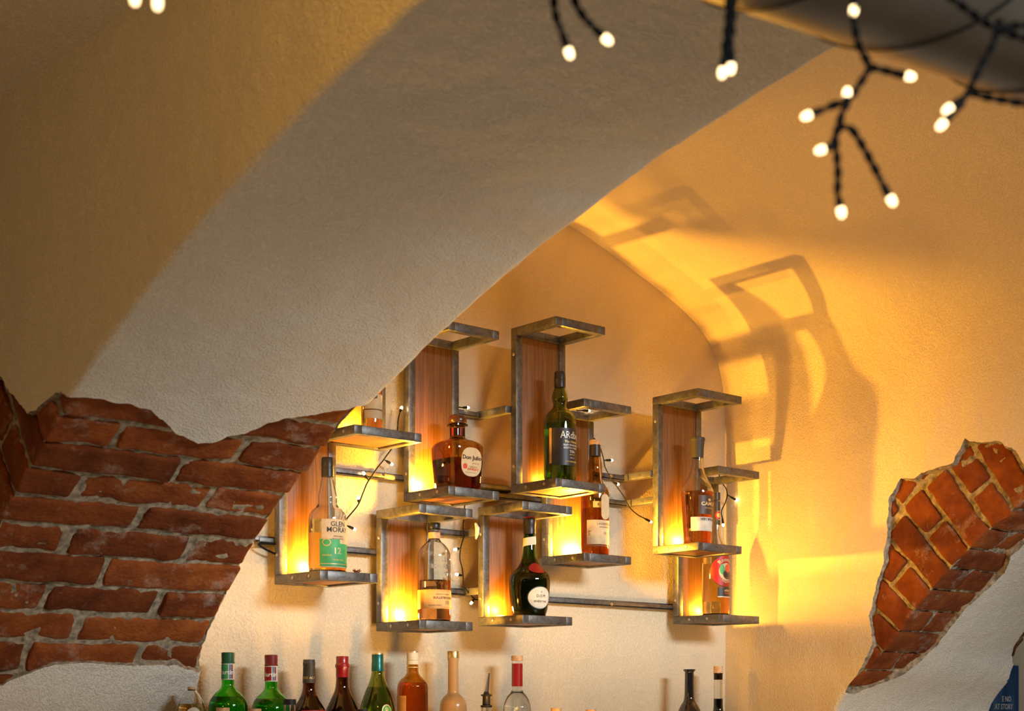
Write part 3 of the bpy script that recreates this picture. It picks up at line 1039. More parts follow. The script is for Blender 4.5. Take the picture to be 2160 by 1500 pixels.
# ------------------------------------------------------------------ bottles
class Bottle:
    def __init__(self, name, label, px, yplane, base, prof, gmat, liquid=None, e=2.0, seg=56, group=None, wall=0.003, name_body='glass_body'):
        c = hit(px, 1480, 'Y', yplane)
        self.cx, self.cy = c.x, c.y
        self.dep = (c - CAM).dot(FW)
        self.k = self.dep / F
        self.base = base
        self.e = e; self.seg = seg
        P = []
        for py, r in prof:
            P.append((r * self.k, self.z(py) if py is not None else base))
        P = sorted(P, key=lambda t: t[1])
        # rounded heel
        r0 = P[0][0]
        P = [(r0 * 0.90, base), (r0 * 0.97, base + 0.0015), (r0, base + 0.005)] + [p for p in P[1:] if p[1] > base + 0.006]
        P = self.smooth(P)
        self.P = P
        self.R = Root(name, label, 'bottle', (self.cx, self.cy, base), group)
        inner = [(max(r - wall, 0.0015), z) for r, z in P if z > base + 0.007]
        inner = [(inner[0][0] * 0.8, base + 0.006)] + inner
        if gmat in ('black_glass', 'cream_liqueur'):
            self.body = self.R.part(MB().lathe(P, seg, e, self.cx, self.cy), name_body, gmat, angle=60)
        else:
            mb = MB().lathe(P, seg, e, self.cx, self.cy)
            inn = [(r, z) for r, z in inner if z < P[-1][1] - 0.002]
            mb.lathe(inn, seg, e, self.cx, self.cy, flip=True)
            self.body = self.R.part(mb, name_body, gmat, angle=60)
        if liquid:
            lm, lvl = liquid
            zl = self.z(lvl)
            L = [(max(r - wall + 0.0006, 0.001), z) for r, z in P if base + 0.007 < z < zl]
            L = [(L[0][0] * 0.82, base + 0.0053)] + L
            L.append((np.interp(zl, [p[1] for p in P], [p[0] for p in P]) - wall + 0.0006, zl))
            self.R.part(MB().lathe(L, seg, e, self.cx, self.cy), 'liquid', lm, angle=60)

    def z(self, py):
        return EZ + (HY - py) * self.k

    @staticmethod
    def smooth(P):
        # Catmull-Rom on the coarse profile above the heel, keeping monotone z
        out = P[:3]
        Q = [np.array(p) for p in P[2:]]
        for i in range(len(Q) - 1):
            p0 = Q[max(i - 1, 0)]; p1 = Q[i]; p2 = Q[i + 1]; p3 = Q[min(i + 2, len(Q) - 1)]
            if p2[1] - p1[1] < 0.004:
                out.append(tuple(p2)); continue
            for j in range(1, 6):
                t = j / 5
                z = p1[1] + (p2[1] - p1[1]) * t
                m1 = (p2[0] - p0[0]) / max(p2[1] - p0[1], 1e-4); m2 = (p3[0] - p1[0]) / max(p3[1] - p1[1], 1e-4)
                d = (p2[0] - p1[0])
                h = p2[1] - p1[1]
                if abs(d) < 1e-5: m1 = m2 = 0
                lim = 3 * abs(d) / h
                m1 = max(-lim, min(lim, m1)); m2 = max(-lim, min(lim, m2))
                h00 = 2 * t ** 3 - 3 * t * t + 1; h10 = t ** 3 - 2 * t * t + t; h01 = -2 * t ** 3 + 3 * t * t; h11 = t ** 3 - t * t
                out.append((h00 * p1[0] + h10 * h * m1 + h01 * p2[0] + h11 * h * m2, z))
        return out

    def rad(self, z):
        return float(np.interp(z, [p[1] for p in self.P], [p[0] for p in self.P]))

    def cap(self, prof, mat, name='cap', label=None, seg=36):
        P = sorted([(r * self.k, self.z(py)) for py, r in prof], key=lambda t: t[1])
        return self.R.part(MB().lathe(P, seg, 2.0, self.cx, self.cy), name, mat, label, angle=35)

    def on(self, phi, z, off=0.0008):
        r = self.rad(z) + off
        return (self.cx + r * math.sin(phi), self.cy - r * math.cos(phi), z)

    def patch(self, name, mat, a0, a1, ytop, ybot, off=0.0006, parent=None, tilt=0.0, ell=False, label=None, nz=10, single=False):
        """label wrapped on the glass between angles (deg, 0 = facing the room); ell: oval"""
        z1, z0 = self.z(ytop), self.z(ybot)
        na = 28
        mb = MB()
        if not ell:
            for lay, o_ in (((0, off),) if single else ((0, off), (1, off - 0.0004))):
                vs = []
                for i in range(na + 1):
                    for j in range(nz + 1):
                        a = math.radians(a0 + (a1 - a0) * i / na)
                        z = z0 + (z1 - z0) * j / nz + tilt * (i / na - 0.5)
                        vs.append(self.on(a, z, o_))
                fs = [(i * (nz + 1) + j, (i + 1) * (nz + 1) + j, (i + 1) * (nz + 1) + j + 1, i * (nz + 1) + j + 1) for i in range(na) for j in range(nz)]
                mb.add(vs, fs if lay == 0 else [f[::-1] for f in fs])
        else:
            ac, ah = (a0 + a1) / 2, (a1 - a0) / 2; zc, zh = (z0 + z1) / 2, (z1 - z0) / 2
            for lay, o_ in ((0, off), (1, off - 0.0004)):
                vs = [self.on(math.radians(ac), zc, o_)]
                fs = []
                nr, nt_ = 6, 40
                for i in range(1, nr + 1):
                    for j in range(nt_):
                        th = 2 * math.pi * j / nt_
                        vs.append(self.on(math.radians(ac + ah * i / nr * math.cos(th)), zc + zh * i / nr * math.sin(th), o_))
                for j in range(nt_):
                    fs.append((0, 1 + j, 1 + (j + 1) % nt_))
                for i in range(nr - 1):
                    for j in range(nt_):
                        j2 = (j + 1) % nt_
                        fs.append((1 + i * nt_ + j, 1 + (i + 1) * nt_ + j, 1 + (i + 1) * nt_ + j2, 1 + i * nt_ + j2))
                mb.add(vs, fs if lay == 0 else [f[::-1] for f in fs])
        return self.R.part(mb, name, mat, label, parent=parent, angle=180)

    def text(self, s, mat, yc, hpx, phi=0.0, off=0.0012, parent=None, bold=0.01, wide=1.0, arc=None, name='lettering'):
        """text whose capital height is hpx pixels, centred at row yc; arc=(radius px, sign): along a circle around (phi, arc centre row)"""
        size = hpx * self.k / 0.70
        vs2, fs = text_geo(s, size, bold)
        zc = self.z(yc) - hpx * self.k / 2
        vs = []
        r_ = self.rad(self.z(yc))
        for x, y in vs2:
            x *= wide
            if arc:
                R_, sgn = arc[0] * self.k, arc[1]
                zz0 = self.z(arc[2])
                th = x / R_
                if sgn > 0:
                    xx = (R_ + y) * math.sin(th); zz = zz0 + (R_ + y) * math.cos(th)
                else:
                    xx = (R_ - y) * math.sin(th); zz = zz0 - (R_ - y) * math.cos(th)
                vs.append(self.on(math.radians(phi) + xx / r_, zz, off))
            else:
                vs.append(self.on(math.radians(phi) + x / r_, zc + y, off))
        return self.R.part(MB().add(vs, fs), name, mat, parent=parent, smooth=False)


def uc(key):   # bottle standing line: middle of the tray depth
    u = U[key]
    return (u['yf'] + u['yb'] - B) / 2, u['top'] + 0.0005


# --- white and green label, left
y_, b_ = uc('A')
bt = Bottle('whisky_bottle', 'clear whisky bottle with cream and green label standing on the leftmost shelf', 691, y_, b_,
            [(None, 39), (1190, 39.5), (1100, 40), (1088, 38.5), (1078, 33), (1070, 24), (1063, 20.5), (1050, 20.5), (1030, 17), (1008, 13), (1000, 12)],
            'clear_glass', ('whisky', 1098))
bt.cap([(1006, 13.2), (990, 13.4), (989, 12.6), (986, 12.6), (985, 13.4), (975, 13.4), (974, 13.0), (967, 13.0), (965.5, 12)], 'black_plastic')
bt.patch('neck_band', 'ink_gold', -140, 140, 981, 984, 0.0012)
lb = bt.patch('front_label', 'paper_cream', -52, 52, 1099, 1200)
bt.patch('green_field', 'label_green', -58, 52, 1150, 1198, 0.0010, parent=lb)
bt.patch('green_field', 'label_green', -58, 5, 1141, 1152, 0.0009, parent=lb)
bt.patch('gold_stripe', 'ink_gold', -58, 52, 1192, 1193.5, 0.0013, parent=lb)
bt.patch('round_seal', 'ink_gold', -50, -24, 1140, 1156, 0.0014, parent=lb, ell=True)
bt.patch('round_seal', 'label_green', -47, -27, 1142, 1154, 0.0017, parent=lb, ell=True)
bt.text('GLEN', 'ink_black', 1109, 10, 0, parent=lb, bold=0.006)
bt.text('MORAY', 'ink_black', 1121, 10.5, 0, parent=lb, bold=0.006)
bt.text('SINGLE MALT', 'ink_brown', 1135, 2.6, 0, parent=lb)
bt.text('SCOTCH WHISKY', 'ink_brown', 1140, 2.4, 0, parent=lb)
bt.text('12', 'ink_gold', 1165, 13, -4, parent=lb)
bt.text('SPEYSIDE', 'paper_yellow', 1175, 3.6, -36, parent=lb)
bt.text('YEARS OLD', 'paper_yellow', 1184, 3.6, 0, parent=lb)
bt.patch('back_label', 'paper_backlit', 112, 248, 1121, 1196, single=True)

# --- hidden bottle above the bricks
y_, b_ = uc('Z')
bt = Bottle('whisky_bottle', 'pale clear bottle half hidden behind the top of the brick patch', 784, y_, b_,
            [(None, 22), (800, 22), (785, 20), (770, 9), (730, 8)], 'clear_glass', ('whisky', 800))
bt.patch('front_label', 'paper_cream', -80, 80, 835, 886)
bt.patch('label_stripe', 'ink_brown', -80, 80, 866, 869, 0.001)
bt.cap([(735, 9), (705, 9)], 'black_plastic')

# --- squat amber bottle
y_, b_ = uc('B')
bt = Bottle('tequila_bottle', 'squat square-shouldered amber bottle with oval cream label and round wooden stopper', 965, y_, b_,
            [(None, 41), (1000, 43), (970, 45.5), (950, 46.5), (944, 45.5), (938, 41), (932, 31), (928, 20), (925, 14.2), (920, 13.5), (903, 13.5), (901, 14), (900, 18.5), (896, 18.5)],
            'amber_glass', ('dark_liquor', 972), e=4.0, seg=72, wall=0.004)
bt.cap([(897, 14), (894.5, 18), (891, 20), (885, 20), (879, 17.5), (876, 12), (874.6, 4)], 'dark_wood_cap', 'stopper')
bt.cap([(921, 13.9), (904, 13.9)], 'red_wax', 'neck_foil', 'orange red foil strip round the neck')
# the front face is nearly flat: oval label lies on it
rf = bt.rad(bt.z(980))
def flat_oval(bt, name, mat, xc, zc, rx, rz, off, parent=None, dy=None):
    vs = []
    for th in range(48):
        t = 2 * math.pi * th / 48
        c, s_ = math.cos(t), math.sin(t)
        c = math.copysign(abs(c) ** (2 / 2.6), c); s_ = math.copysign(abs(s_) ** (2 / 2.6), s_)
        z = zc + rz * s_
        vs.append((bt.cx + xc + rx * c, bt.cy - bt.rad(z) - off, z))
    n = len(vs)
    cc = (bt.cx + xc, bt.cy - bt.rad(zc) - off, zc)
    back = [(x, y + 0.0005, z) for x, y, z in vs]
    mb = MB().add(vs + [cc] + back, [(n, i, (i + 1) % n) for i in range(n)] + [(i, n + 1 + i, n + 1 + (i + 1) % n, (i + 1) % n) for i in range(n)])
    return bt.R.part(mb, name, mat, parent=parent, smooth=False)


kk = bt.k
lb = flat_oval(bt, 'oval_label', 'paper_cream', 0.001, bt.z(980), 27 * kk, 30 * kk, 0.0012)
def flat_text(bt, s, mat, xc, yc, hpx, parent, bold=0.01, wide=1.0, off=0.0026):
    vs2, fs = text_geo(s, hpx * bt.k / 0.7, bold)
    zc = bt.z(yc) - hpx * bt.k / 2
    bt.R.part(MB().add([(bt.cx + xc + x * wide, bt.cy - bt.rad(zc + y) - off, zc + y) for x, y in vs2], fs), 'lettering', mat, parent=parent, smooth=False)


flat_text(bt, 'Don Julio', 'ink_black', 0.001, 971, 8.5, lb, 0.012, 1.10)
flat_text(bt, 'TEQUILA', 'ink_brown', 0.006, 990, 2.6, lb, 0.0, 1.5)
flat_text(bt, 'AÑEJO', 'ink_red', 0.006, 995, 4.4, lb, 0.01, 1.6)
flat_text(bt, 'DESDE 1942', 'ink_brown', 0.014, 983, 1.8, lb, 0.0, 1.3)
flat_oval(bt, 'red_seal', 'ink_red', -0.019, bt.z(990), 0.0065, 0.0065, 0.0022, lb)
flat_text(bt, 'HECHO EN MEXICO', 'ink_brown', 0.0, 1002, 1.8, lb, 0.0, 1.3)

# --- dark green bottle, black label
y_, b_ = uc('C')
bt = Bottle('whisky_bottle', 'dark green whisky bottle with black label and bulging neck on the topmost shelf', 1181, y_, b_,
            [(None, 33), (1000, 34), (893, 34), (882, 32.5), (874, 28), (866, 20), (859, 14.5), (852, 14.3), (842, 16.6), (832, 15.8), (822, 12.5), (815, 11.5)],
            'olive_glass', ('green_liquor', 896))
bt.cap([(818, 12.2), (802, 12), (801, 12.4), (799.5, 12.4), (799, 12), (787, 11.6), (784.5, 10.5)], 'black_plastic')
lb = bt.patch('front_label', 'label_black', -84, 70, 908, 986)
bt.patch('orange_strip', 'paper_orange', -82, -73, 908, 982, 0.0011, parent=lb)
bt.text('ARdbeg', 'ink_silver', 922, 15, 5, parent=lb, bold=0.0, wide=0.80)
bt.text('The Ultimate', 'ink_gold', 936.5, 4.8, 5, parent=lb)
bt.text('ISLAY SINGLE MALT', 'ink_silver', 943.5, 3.6, 5, parent=lb, wide=0.95)
bt.text('SCOTCH WHISKY', 'ink_silver', 949.5, 3.6, 5, parent=lb)
bt.text('TEN', 'ink_silver', 957, 5.4, 5, parent=lb)
bt.text('years old', 'ink_gold', 963, 2.8, 5, parent=lb)
bt.text('NON CHILL-FILTERED', 'paper_yellow', 978, 2.4, 5, parent=lb)
bt.text('46% vol', 'ink_silver', 970, 2.4, 5, parent=lb)

# --- embossed clear bottle
y_, b_ = uc('D')
bt = Bottle('bourbon_bottle', 'clear rounded bourbon bottle, half full, with a slanted orange label and black cap', 916, y_, b_,
            [(None, 34), (1300, 35), (1180, 34.5), (1168, 33.5), (1158, 29.5), (1149, 22), (1143, 15), (1139, 12.4), (1126, 12), (1120, 12.6), (1116, 12.6)],
            'clear_glass', ('bourbon', 1225), wall=0.0035)
bt.cap([(1117, 12), (1115, 12.7), (1105, 12.7), (1103.5, 11.8)], 'black_plastic')
bt.cap([(1137, 12.6), (1124, 12.6)], 'cork_wood', 'neck_strip')
lb = bt.patch('front_label', 'paper_orange', -118, 60, 1246, 1286)
lb2 = bt.patch('label_panel', 'paper_tan', -76, 56, 1250, 1282, 0.0010, parent=lb)
bt.text('BULLEIT', 'ink_brown', 1263, 4.6, -22, parent=lb, bold=0.03, off=0.0016)
bt.text('BOURBON', 'ink_brown', 1263, 4.6, 22, parent=lb, bold=0.03, off=0.0016)
bt.text('10', 'ink_brown', 1273, 8, 10, parent=lb, bold=0.01, off=0.0016)
bt.text('KENTUCKY STRAIGHT', 'ink_brown', 1256, 2.4, -5, parent=lb, off=0.0016)
bt.text('FRONTIER WHISKEY', 'ink_brown', 1279, 2.2, -35, parent=lb, off=0.0016)
bt.text('BULLEIT', 'clear_glass', 1182, 9, 0, bold=0.03, name='embossing')
bt.text('BOURBON', 'clear_glass', 1197, 9, 0, bold=0.03, name='embossing')
bt.text('FRONTIER', 'clear_glass', 1212, 7, 0, bold=0.03, name='embossing')
bt.text('WHISKEY', 'clear_glass', 1232, 7, 0, bold=0.03, name='embossing')

# --- bulbous dark bottle with red seal
y_, b_ = uc('E')
bt = Bottle('liqueur_bottle', 'bulbous dark green liqueur bottle with red wax seal and round cream label', 1117, y_, b_,
            [(None, 34), (1285, 38), (1262, 41.5), (1236, 43.5), (1224, 43.8), (1214, 41), (1206, 34), (1198, 26), (1186, 19), (1170, 15), (1150, 13), (1128, 12.4), (1122, 12.6)],
            'deep_green_glass', ('cognac', 1180))
bt.cap([(1127, 12.8), (1119, 12.9), (1112, 12.2), (1107, 13.6), (1096, 13.2), (1093, 12.4)], 'black_plastic')
bt.cap([(1093.5, 12.6), (1091.2, 12.0)], 'red_wax', 'seal_top', 'red top of the cap')
bt.patch('neck_band', 'paper_white', -150, 150, 1133, 1150, 0.0010, tilt=0.012)
lb = bt.patch('round_label', 'label_black', -49, 33, 1239, 1288, 0.0006, ell=True)
lb2 = bt.patch('label_disc', 'paper_white', -46, 30, 1241, 1286, 0.0011, parent=lb, ell=True)
bt.text('D.O.M.', 'ink_black', 1259.5, 6, -6, parent=lb, off=0.0018, bold=0.0, wide=0.9)
bt.text('BÉNÉDICTINE', 'ink_black', 1271, 4, -8, parent=lb, off=0.0018, bold=0.0, wide=0.85)
bt.text('&', 'ink_red', 1251, 3.6, -6, parent=lb, off=0.0018)
bt.patch('wax_seal', 'red_wax', -45, 20, 1190, 1212, 0.0030, ell=True)

# --- bottle with paper tag
y_, b_ = uc('F')
bt = Bottle('whisky_bottle', 'amber whisky bottle with wooden stopper and a paper tag hung from its neck', 1255, y_, b_,
            [(None, 29), (1160, 29.5), (1044, 29.5), (1035, 28), (1026, 23), (1018, 17.5), (1010, 14.2), (1000, 14.8), (988, 15.3), (975, 14.2), (963, 12), (955, 11.6)],
            'amber_glass', ('bourbon', 1074))
bt.cap([(963, 12.4), (939, 11.8)], 'black_plastic', 'capsule')
bt.cap([(939, 11.9), (930, 11.9), (929, 11.2)], 'cork_wood', 'stopper')
lb = bt.patch('front_label', 'paper_cream', -79, 62, 1100, 1151)
bt.text('LAGAVULIN', 'ink_brown', 1108, 4.4, 0, parent=lb, bold=0.01, wide=1.1)
bt.text('SINGLE ISLAY MALT', 'ink_brown', 1115, 2.2, 0, parent=lb)
bt.text('16', 'ink_brown', 1127, 5.6, 0, parent=lb)
bt.text('~', 'ink_brown', 1122, 9, -66, parent=lb, bold=0.0)
bt.text('S', 'ink_brown', 1128, 9, -68, parent=lb, bold=0.0)
bt.patch('base_line', 'ink_brown', -79, 62, 1153, 1155)
lb = bt.patch('shoulder_label', 'paper_yellow', -52, -4, 1061, 1074)
bt.text('8', 'ink_black', 1067.5, 6, -30, parent=lb)
# tag: flat paper strip hanging in front of the shoulder
def tag_strip(bt, px0, px1, py0, py1):
    yy = bt.cy - bt.rad(bt.z(1060)) - 0.006
    p0 = hit((px0 + px1) / 2, (py0 + py1) / 2, 'Y', yy)
    k2 = (p0 - CAM).dot(FW) / F
    hw = 0.0145; hh = (py1 - py0) / 2 * k2
    out = []
    for i in range(40):
        t = 2 * math.pi * i / 40
        x = hw * math.cos(t); z = math.sin(t) * hw + math.copysign(hh - hw, math.sin(t))
        out.append((p0.x + x, yy, p0.z + z))
    n = len(out)
    back = [(x, y + 0.0008, z) for x, y, z in out]
    mb = MB().add(out + back, [tuple(range(n)), tuple(range(2 * n - 1, n - 1, -1))] + [(i, n + i, n + (i + 1) % n, (i + 1) % n) for i in range(n)])
    bt.R.part(mb, 'paper_tag', 'paper_cream', smooth=False)
    mb = MB().tube([(p0.x, yy, p0.z + hh - 0.006), (p0.x - 0.006, yy + 0.012, bt.z(1015)), (bt.cx, bt.cy - bt.rad(bt.z(966)), bt.z(966))], 0.0007, 6)
    bt.R.part(mb, 'tag_string', 'paper_white')


tag_strip(bt, 1268.5, 1285, 1042, 1096)

# --- tapered bottle with flared stopper
y_, b_ = uc('G')
bt = Bottle('cognac_bottle', 'tapered cognac bottle with a flared black stopper, brown and white labels', 1471, y_, b_,
            [(None, 29), (1130, 29.5), (1080, 32), (1045, 34.2), (1036, 34), (1027, 30.5), (1015, 24), (1002, 18), (988, 14), (975, 12.6), (964, 12.4)],
            'clear_glass', ('cognac', 1039), wall=0.0045)
bt.cap([(966.5, 12.9), (950, 13.6), (934, 15), (931, 15.2), (930, 16.4), (925, 16.4), (923.8, 15.4)], 'matte_black_cap', 'stopper')
lb = bt.patch('front_label', 'label_brown', -44, 44, 1049, 1088)
bt.text('CAMUS', 'ink_gold', 1066, 7.2, 0, parent=lb, bold=0.02, wide=1.15)
bt.text('COGNAC', 'ink_gold', 1075, 2.6, 0, parent=lb, wide=1.4)
bt.patch('diamond_mark', 'ink_gold', -6, 6, 1055, 1061, 0.0011, parent=lb, ell=True)
lb = bt.patch('lower_label', 'paper_white', -74, 62, 1102, 1123)
lb2 = bt.patch('grey_band', 'paper_grey', -74, 62, 1094, 1102.5)
bt.text('VERY SPECIAL', 'ink_black', 1098.5, 4.4, 0, parent=lb2, bold=0.02)

# --- bottle with round red label
y_, b_ = uc('H')
bt = Bottle('tequila_bottle', 'tall clear tequila bottle with round red label on the rightmost shelf', 1510, y_, b_,
            [(None, 28), (1285, 28.5), (1180, 28), (1166, 26.5), (1152, 21), (1138, 14), (1122, 10), (1090, 9), (1058, 9), (1052, 9)],
            'clear_glass', ('whisky', 1150))
bt.cap([(1056, 9.6), (1040, 9.6)], 'black_plastic')
bt.patch('neck_label', 'label_black', -60, 60, 1058, 1078)
bt.patch('neck_seal', 'label_red', -60, 55, 1080, 1096, 0.0008, ell=True)
bt.patch('neck_seal', 'paper_orange', -40, 35, 1083, 1093, 0.0012, ell=True)
bt.patch('neck_label', 'label_black', -60, 60, 1098, 1108)
lb = bt.patch('round_label', 'ink_black', -75, 75, 1173, 1241, 0.0006, ell=True)
l2 = bt.patch('red_field', 'label_red', -72, 72, 1174.5, 1239.5, 0.0010, parent=lb, ell=True)
bt.patch('picture_ground', 'paper_cream', -36, 36, 1190, 1226, 0.0013, parent=lb, ell=True)
bt.patch('picture_leaf', 'label_green', -33, -10, 1193, 1214, 0.0016, parent=lb, ell=True)
bt.patch('bird_body', 'label_brown', -18, 30, 1203, 1224, 0.0019, parent=lb, ell=True)
bt.patch('bird_neck', 'ink_red', -8, 22, 1192, 1210, 0.0022, parent=lb, ell=True)
bt.patch('bird_wing', 'ink_black', -14, 8, 1208, 1220, 0.0025, parent=lb, ell=True)
bt.text('Rooster', 'paper_cream', 1184, 8, 0, parent=lb, off=0.0020, bold=0.015, arc=(20, 1, 1206), wide=0.95)
bt.text('TEQUILA', 'paper_cream', 1230, 5, 0, parent=lb, off=0.0020, bold=0.015, arc=(27, -1, 1204), wide=0.95)
l3 = bt.patch('lower_label', 'label_black', -41, 60, 1241, 1261)
bt.patch('silver_edge', 'ink_silver', -41, 60, 1260, 1261.5, 0.0012, parent=l3)
bt.text('AÑEJO', 'ink_gold', 1247.5, 4, 6, parent=l3)
bt.text('TEQUILA', 'ink_red', 1253, 2.8, 6, parent=l3)
bt.patch('back_label', 'paper_backlit', 118, 242, 1188, 1268, single=True)

# ------------------------------------------------------------------ back counter and its bottles
ZB, ZF = EZ - 0.205, EZ - 0.33
R = Root('bottle_ledge', 'upper dark wooden ledge along the niche wall carrying the back row of bottles', 'shelf', (2.7, YW - 0.1, ZF - 0.02))
R.part(MB().box((1.76, YW - 0.205, ZB - 0.03), (3.58, YW - 0.012, ZB), 0.003), 'ledge_board', 'bar_wood')
R.part(MB().box((1.76, YW - 0.20, ZF + 0.001), (3.56, YW - 0.18, ZB - 0.03), 0.001), 'riser', 'bar_wood')
R = Root('back_counter', 'lower dark wooden bar counter carrying the front row of bottles', 'counter', (2.7, YW - 0.2, 0.0))
R.part(MB().box((1.76, YW - 0.44, ZF - 0.03), (3.55, YW - 0.02, ZF), 0.003), 'counter_top', 'bar_wood')
R.part(MB().box((1.78, YW - 0.42, 0.0), (3.53, YW - 0.02, ZF - 0.03), 0.003), 'cabinet', 'bar_wood')
YR, YF2 = YW - 0.105, YW - 0.320
G = 'bottles along the back counter'
MART = [(None, 44), (1500, 41), (1486, 40), (1475, 36), (1465, 29), (1456, 20), (1449, 14.6), (1440, 13.2), (1400, 13), (1380, 12.6)]
bt = Bottle('vermouth_bottle', 'bright green bottle with dark green cap on the back counter', 481, YR, ZB, MART, 'bright_green_glass', ('green_liquor', 1470), group=G)
bt.cap([(1400, 14), (1397, 14.2), (1396, 13.4), (1381, 14), (1378, 14), (1376.6, 13)], 'green_cap')
lb = bt.patch('neck_label', 'paper_white', -150, 150, 1400, 1434)
bt.patch('label_field', 'label_green', -150, -30, 1402, 1432, 0.0010, parent=lb)
bt.patch('label_stripe', 'label_blue', -20, -4, 1402, 1432, 0.0010, parent=lb)
bt.patch('label_stripe', 'label_red', 0, 14, 1402, 1432, 0.0010, parent=lb)
bt.text('Martini', 'ink_white', 1418, 9, -45, parent=lb, off=0.0014, bold=0.02)
bt = Bottle('vermouth_bottle', 'bright green bottle with maroon cap on the back counter', 572, YR, ZB,
            [(p[0] + 5 if p[0] else None, p[1]) for p in MART], 'bright_green_glass', ('green_liquor', 1475), group=G)
bt.cap([(1405, 14), (1402, 14.2), (1401, 13.4), (1386, 14), (1383, 14), (1381.6, 13)], 'maroon_cap')
lb = bt.patch('neck_label', 'paper_white', -150, 150, 1405, 1438)
bt.patch('label_field', 'label_red', -150, -30, 1407, 1436, 0.0010, parent=lb)
bt.patch('label_stripe', 'label_blue', -20, -4, 1407, 1436, 0.0010, parent=lb)
bt.patch('label_stripe', 'label_red', 0, 14, 1407, 1436, 0.0010, parent=lb)
bt.text('Martini', 'ink_white', 1423, 9, -45, parent=lb, off=0.0014, bold=0.02)
bt = Bottle('gin_bottle', 'clear faceted bottle shoulder peeking out beside the white plaster edge', 404, YR + 0.01, ZB,
            [(None, 31), (1510, 30), (1490, 28), (1474, 22), (1463, 15), (1457, 10), (1454, 8)], 'clear_glass', ('whisky', 1485), group=G, seg=14)
bt.cap([(1455, 8.2), (1450, 8.2), (1449, 7)], 'cork_wood', 'stopper')
lb = bt.patch('front_label', 'paper_white', -60, 20, 1492, 1560, ell=True)
bt = Bottle('wine_bottle', 'dark brown wine bottle with black capsule on the back counter', 652, YR, ZB,
            [(None, 37), (1540, 37), (1505, 36), (1490, 30), (1475, 21), (1462, 15.4), (1445, 13), (1395, 12)], 'brown_glass', ('dark_liquor', 1470), group=G)
bt.cap([(1441, 13.6), (1404, 12.6), (1403, 13.2), (1397, 13), (1396, 12.4), (1393, 12.6), (1391.5, 11.8)], 'matte_black_cap', 'capsule')
bt.text('ADO ALT', 'ink_gold', 1430, 5, -45, off=0.0016)
bt.patch('front_label', 'label_red', -60, 60, 1498, 1560)
bt = Bottle('liqueur_bottle', 'dark conical bottle with red wax top on the back counter', 722, YR, ZB,
            [(None, 42), (1530, 40), (1500, 34.5), (1480, 26), (1462, 18), (1450, 14.5), (1430, 12.9), (1390, 12)], 'brown_glass', ('dark_liquor', 1470), group=G)
bt.cap([(1429, 13.4), (1410, 13.2), (1407, 15), (1403, 15.2), (1400, 13.6), (1397, 13), (1386, 13.2), (1384.6, 12.4)], 'red_wax', 'wax_top')
bt = Bottle('spirit_bottle', 'olive green sloping bottle with teal and gold cap on the back counter', 796.5, YR, ZB,
            [(None, 40), (1530, 39.5), (1505, 38), (1485, 34.5), (1465, 28), (1445, 20), (1430, 15), (1418, 12.8), (1385, 12)], 'olive_glass', ('green_liquor', 1450), group=G)
bt.cap([(1416, 13), (1400, 12.8), (1399, 12.4), (1381, 12.4)], 'teal_foil', 'capsule')
bt.cap([(1381, 12.6), (1378.5, 12.2)], 'gold_cap', 'cap_rim')
lb = bt.patch('round_emblem', 'ink_gold', -22, 14, 1486, 1512, ell=True)
bt.patch('emblem_field', 'label_green', -19, 11, 1488.5, 1509.5, 0.0010, parent=lb, ell=True)
bt.text('R', 'ink_gold', 1498, 11, -4, parent=lb, off=0.0015)
bt = Bottle('rum_bottle', 'amber round-shouldered bottle with banded white neck on the back counter', 870.5, YR, ZB,
            [(None, 32), (1520, 32.5), (1455, 32.5), (1445, 31.5), (1436, 27), (1428, 19), (1422, 14), (1415, 12.4), (1380, 12)], 'amber_glass', ('bourbon', 1440), group=G)
bt.cap([(1393, 12.6), (1377, 12.4)], 'paper_white', 'cap')
bt.cap([(1377, 12.6), (1374.5, 12.3)], 'gold_cap', 'cap_rim')
bt.patch('neck_band', 'paper_white', -170, 170, 1393.5, 1402, 0.0012)
bt.patch('neck_band', 'ink_gold', -170, 170, 1407, 1409, 0.0012)
bt.patch('front_label', 'paper_orange', -125, -62, 1468, 1540)
bt = Bottle('cream_liqueur_bottle', 'tan cream liqueur bottle with slim neck and gold cap on the back counter', 956, YR, ZB,
            [(None, 28), (1520, 29), (1492, 28.5), (1480, 26), (1470, 20), (1463, 13), (1456, 11.6), (1395, 11.2), (1392, 12.2), (1388, 12.2)], 'cream_liqueur', group=G)
bt.cap([(1388, 12.8), (1375, 12.8), (1373.8, 12.2)], 'gold_cap')
bt = Bottle('vodka_bottle', 'clear bottle with red neck sleeve and wooden stopper on the back counter', 1091, YR, ZB,
            [(None, 31), (1530, 31), (1495, 29.5), (1480, 26), (1468, 20), (1460, 13), (1452, 11.4), (1396, 11.2)], 'clear_glass', ('water_clear', 1456), group=G)
bt.cap([(1394, 12.6), (1385, 12.6), (1383.6, 12)], 'cork_wood', 'stopper')
bt.patch('neck_sleeve', 'red_wax', -180, 180, 1400, 1448)
bt = Bottle('liqueur_bottle', 'slim black bottle with flared lip at the right end of the back counter', 1454, YR, ZB,
            [(None, 30), (1520, 28), (1500, 23.5), (1488, 18), (1480, 13), (1470, 10.6), (1420, 9.6), (1417, 10.2), (1415, 12.6), (1412, 12.6)], 'black_glass', group=G)
bt = Bottle('syrup_bottle', 'slim clear bottle of dark red liquid with a pale cork, far right of the counter', 1515, YR, ZB,
            [(None, 24), (1530, 22), (1510, 14), (1495, 10), (1480, 9.6), (1423, 9.4), (1420, 9.8)], 'clear_glass', ('berry_liquid', 1474), group=G)
bt.cap([(1434, 8), (1421, 8.6)], 'cork_wood', 'cork_plug')
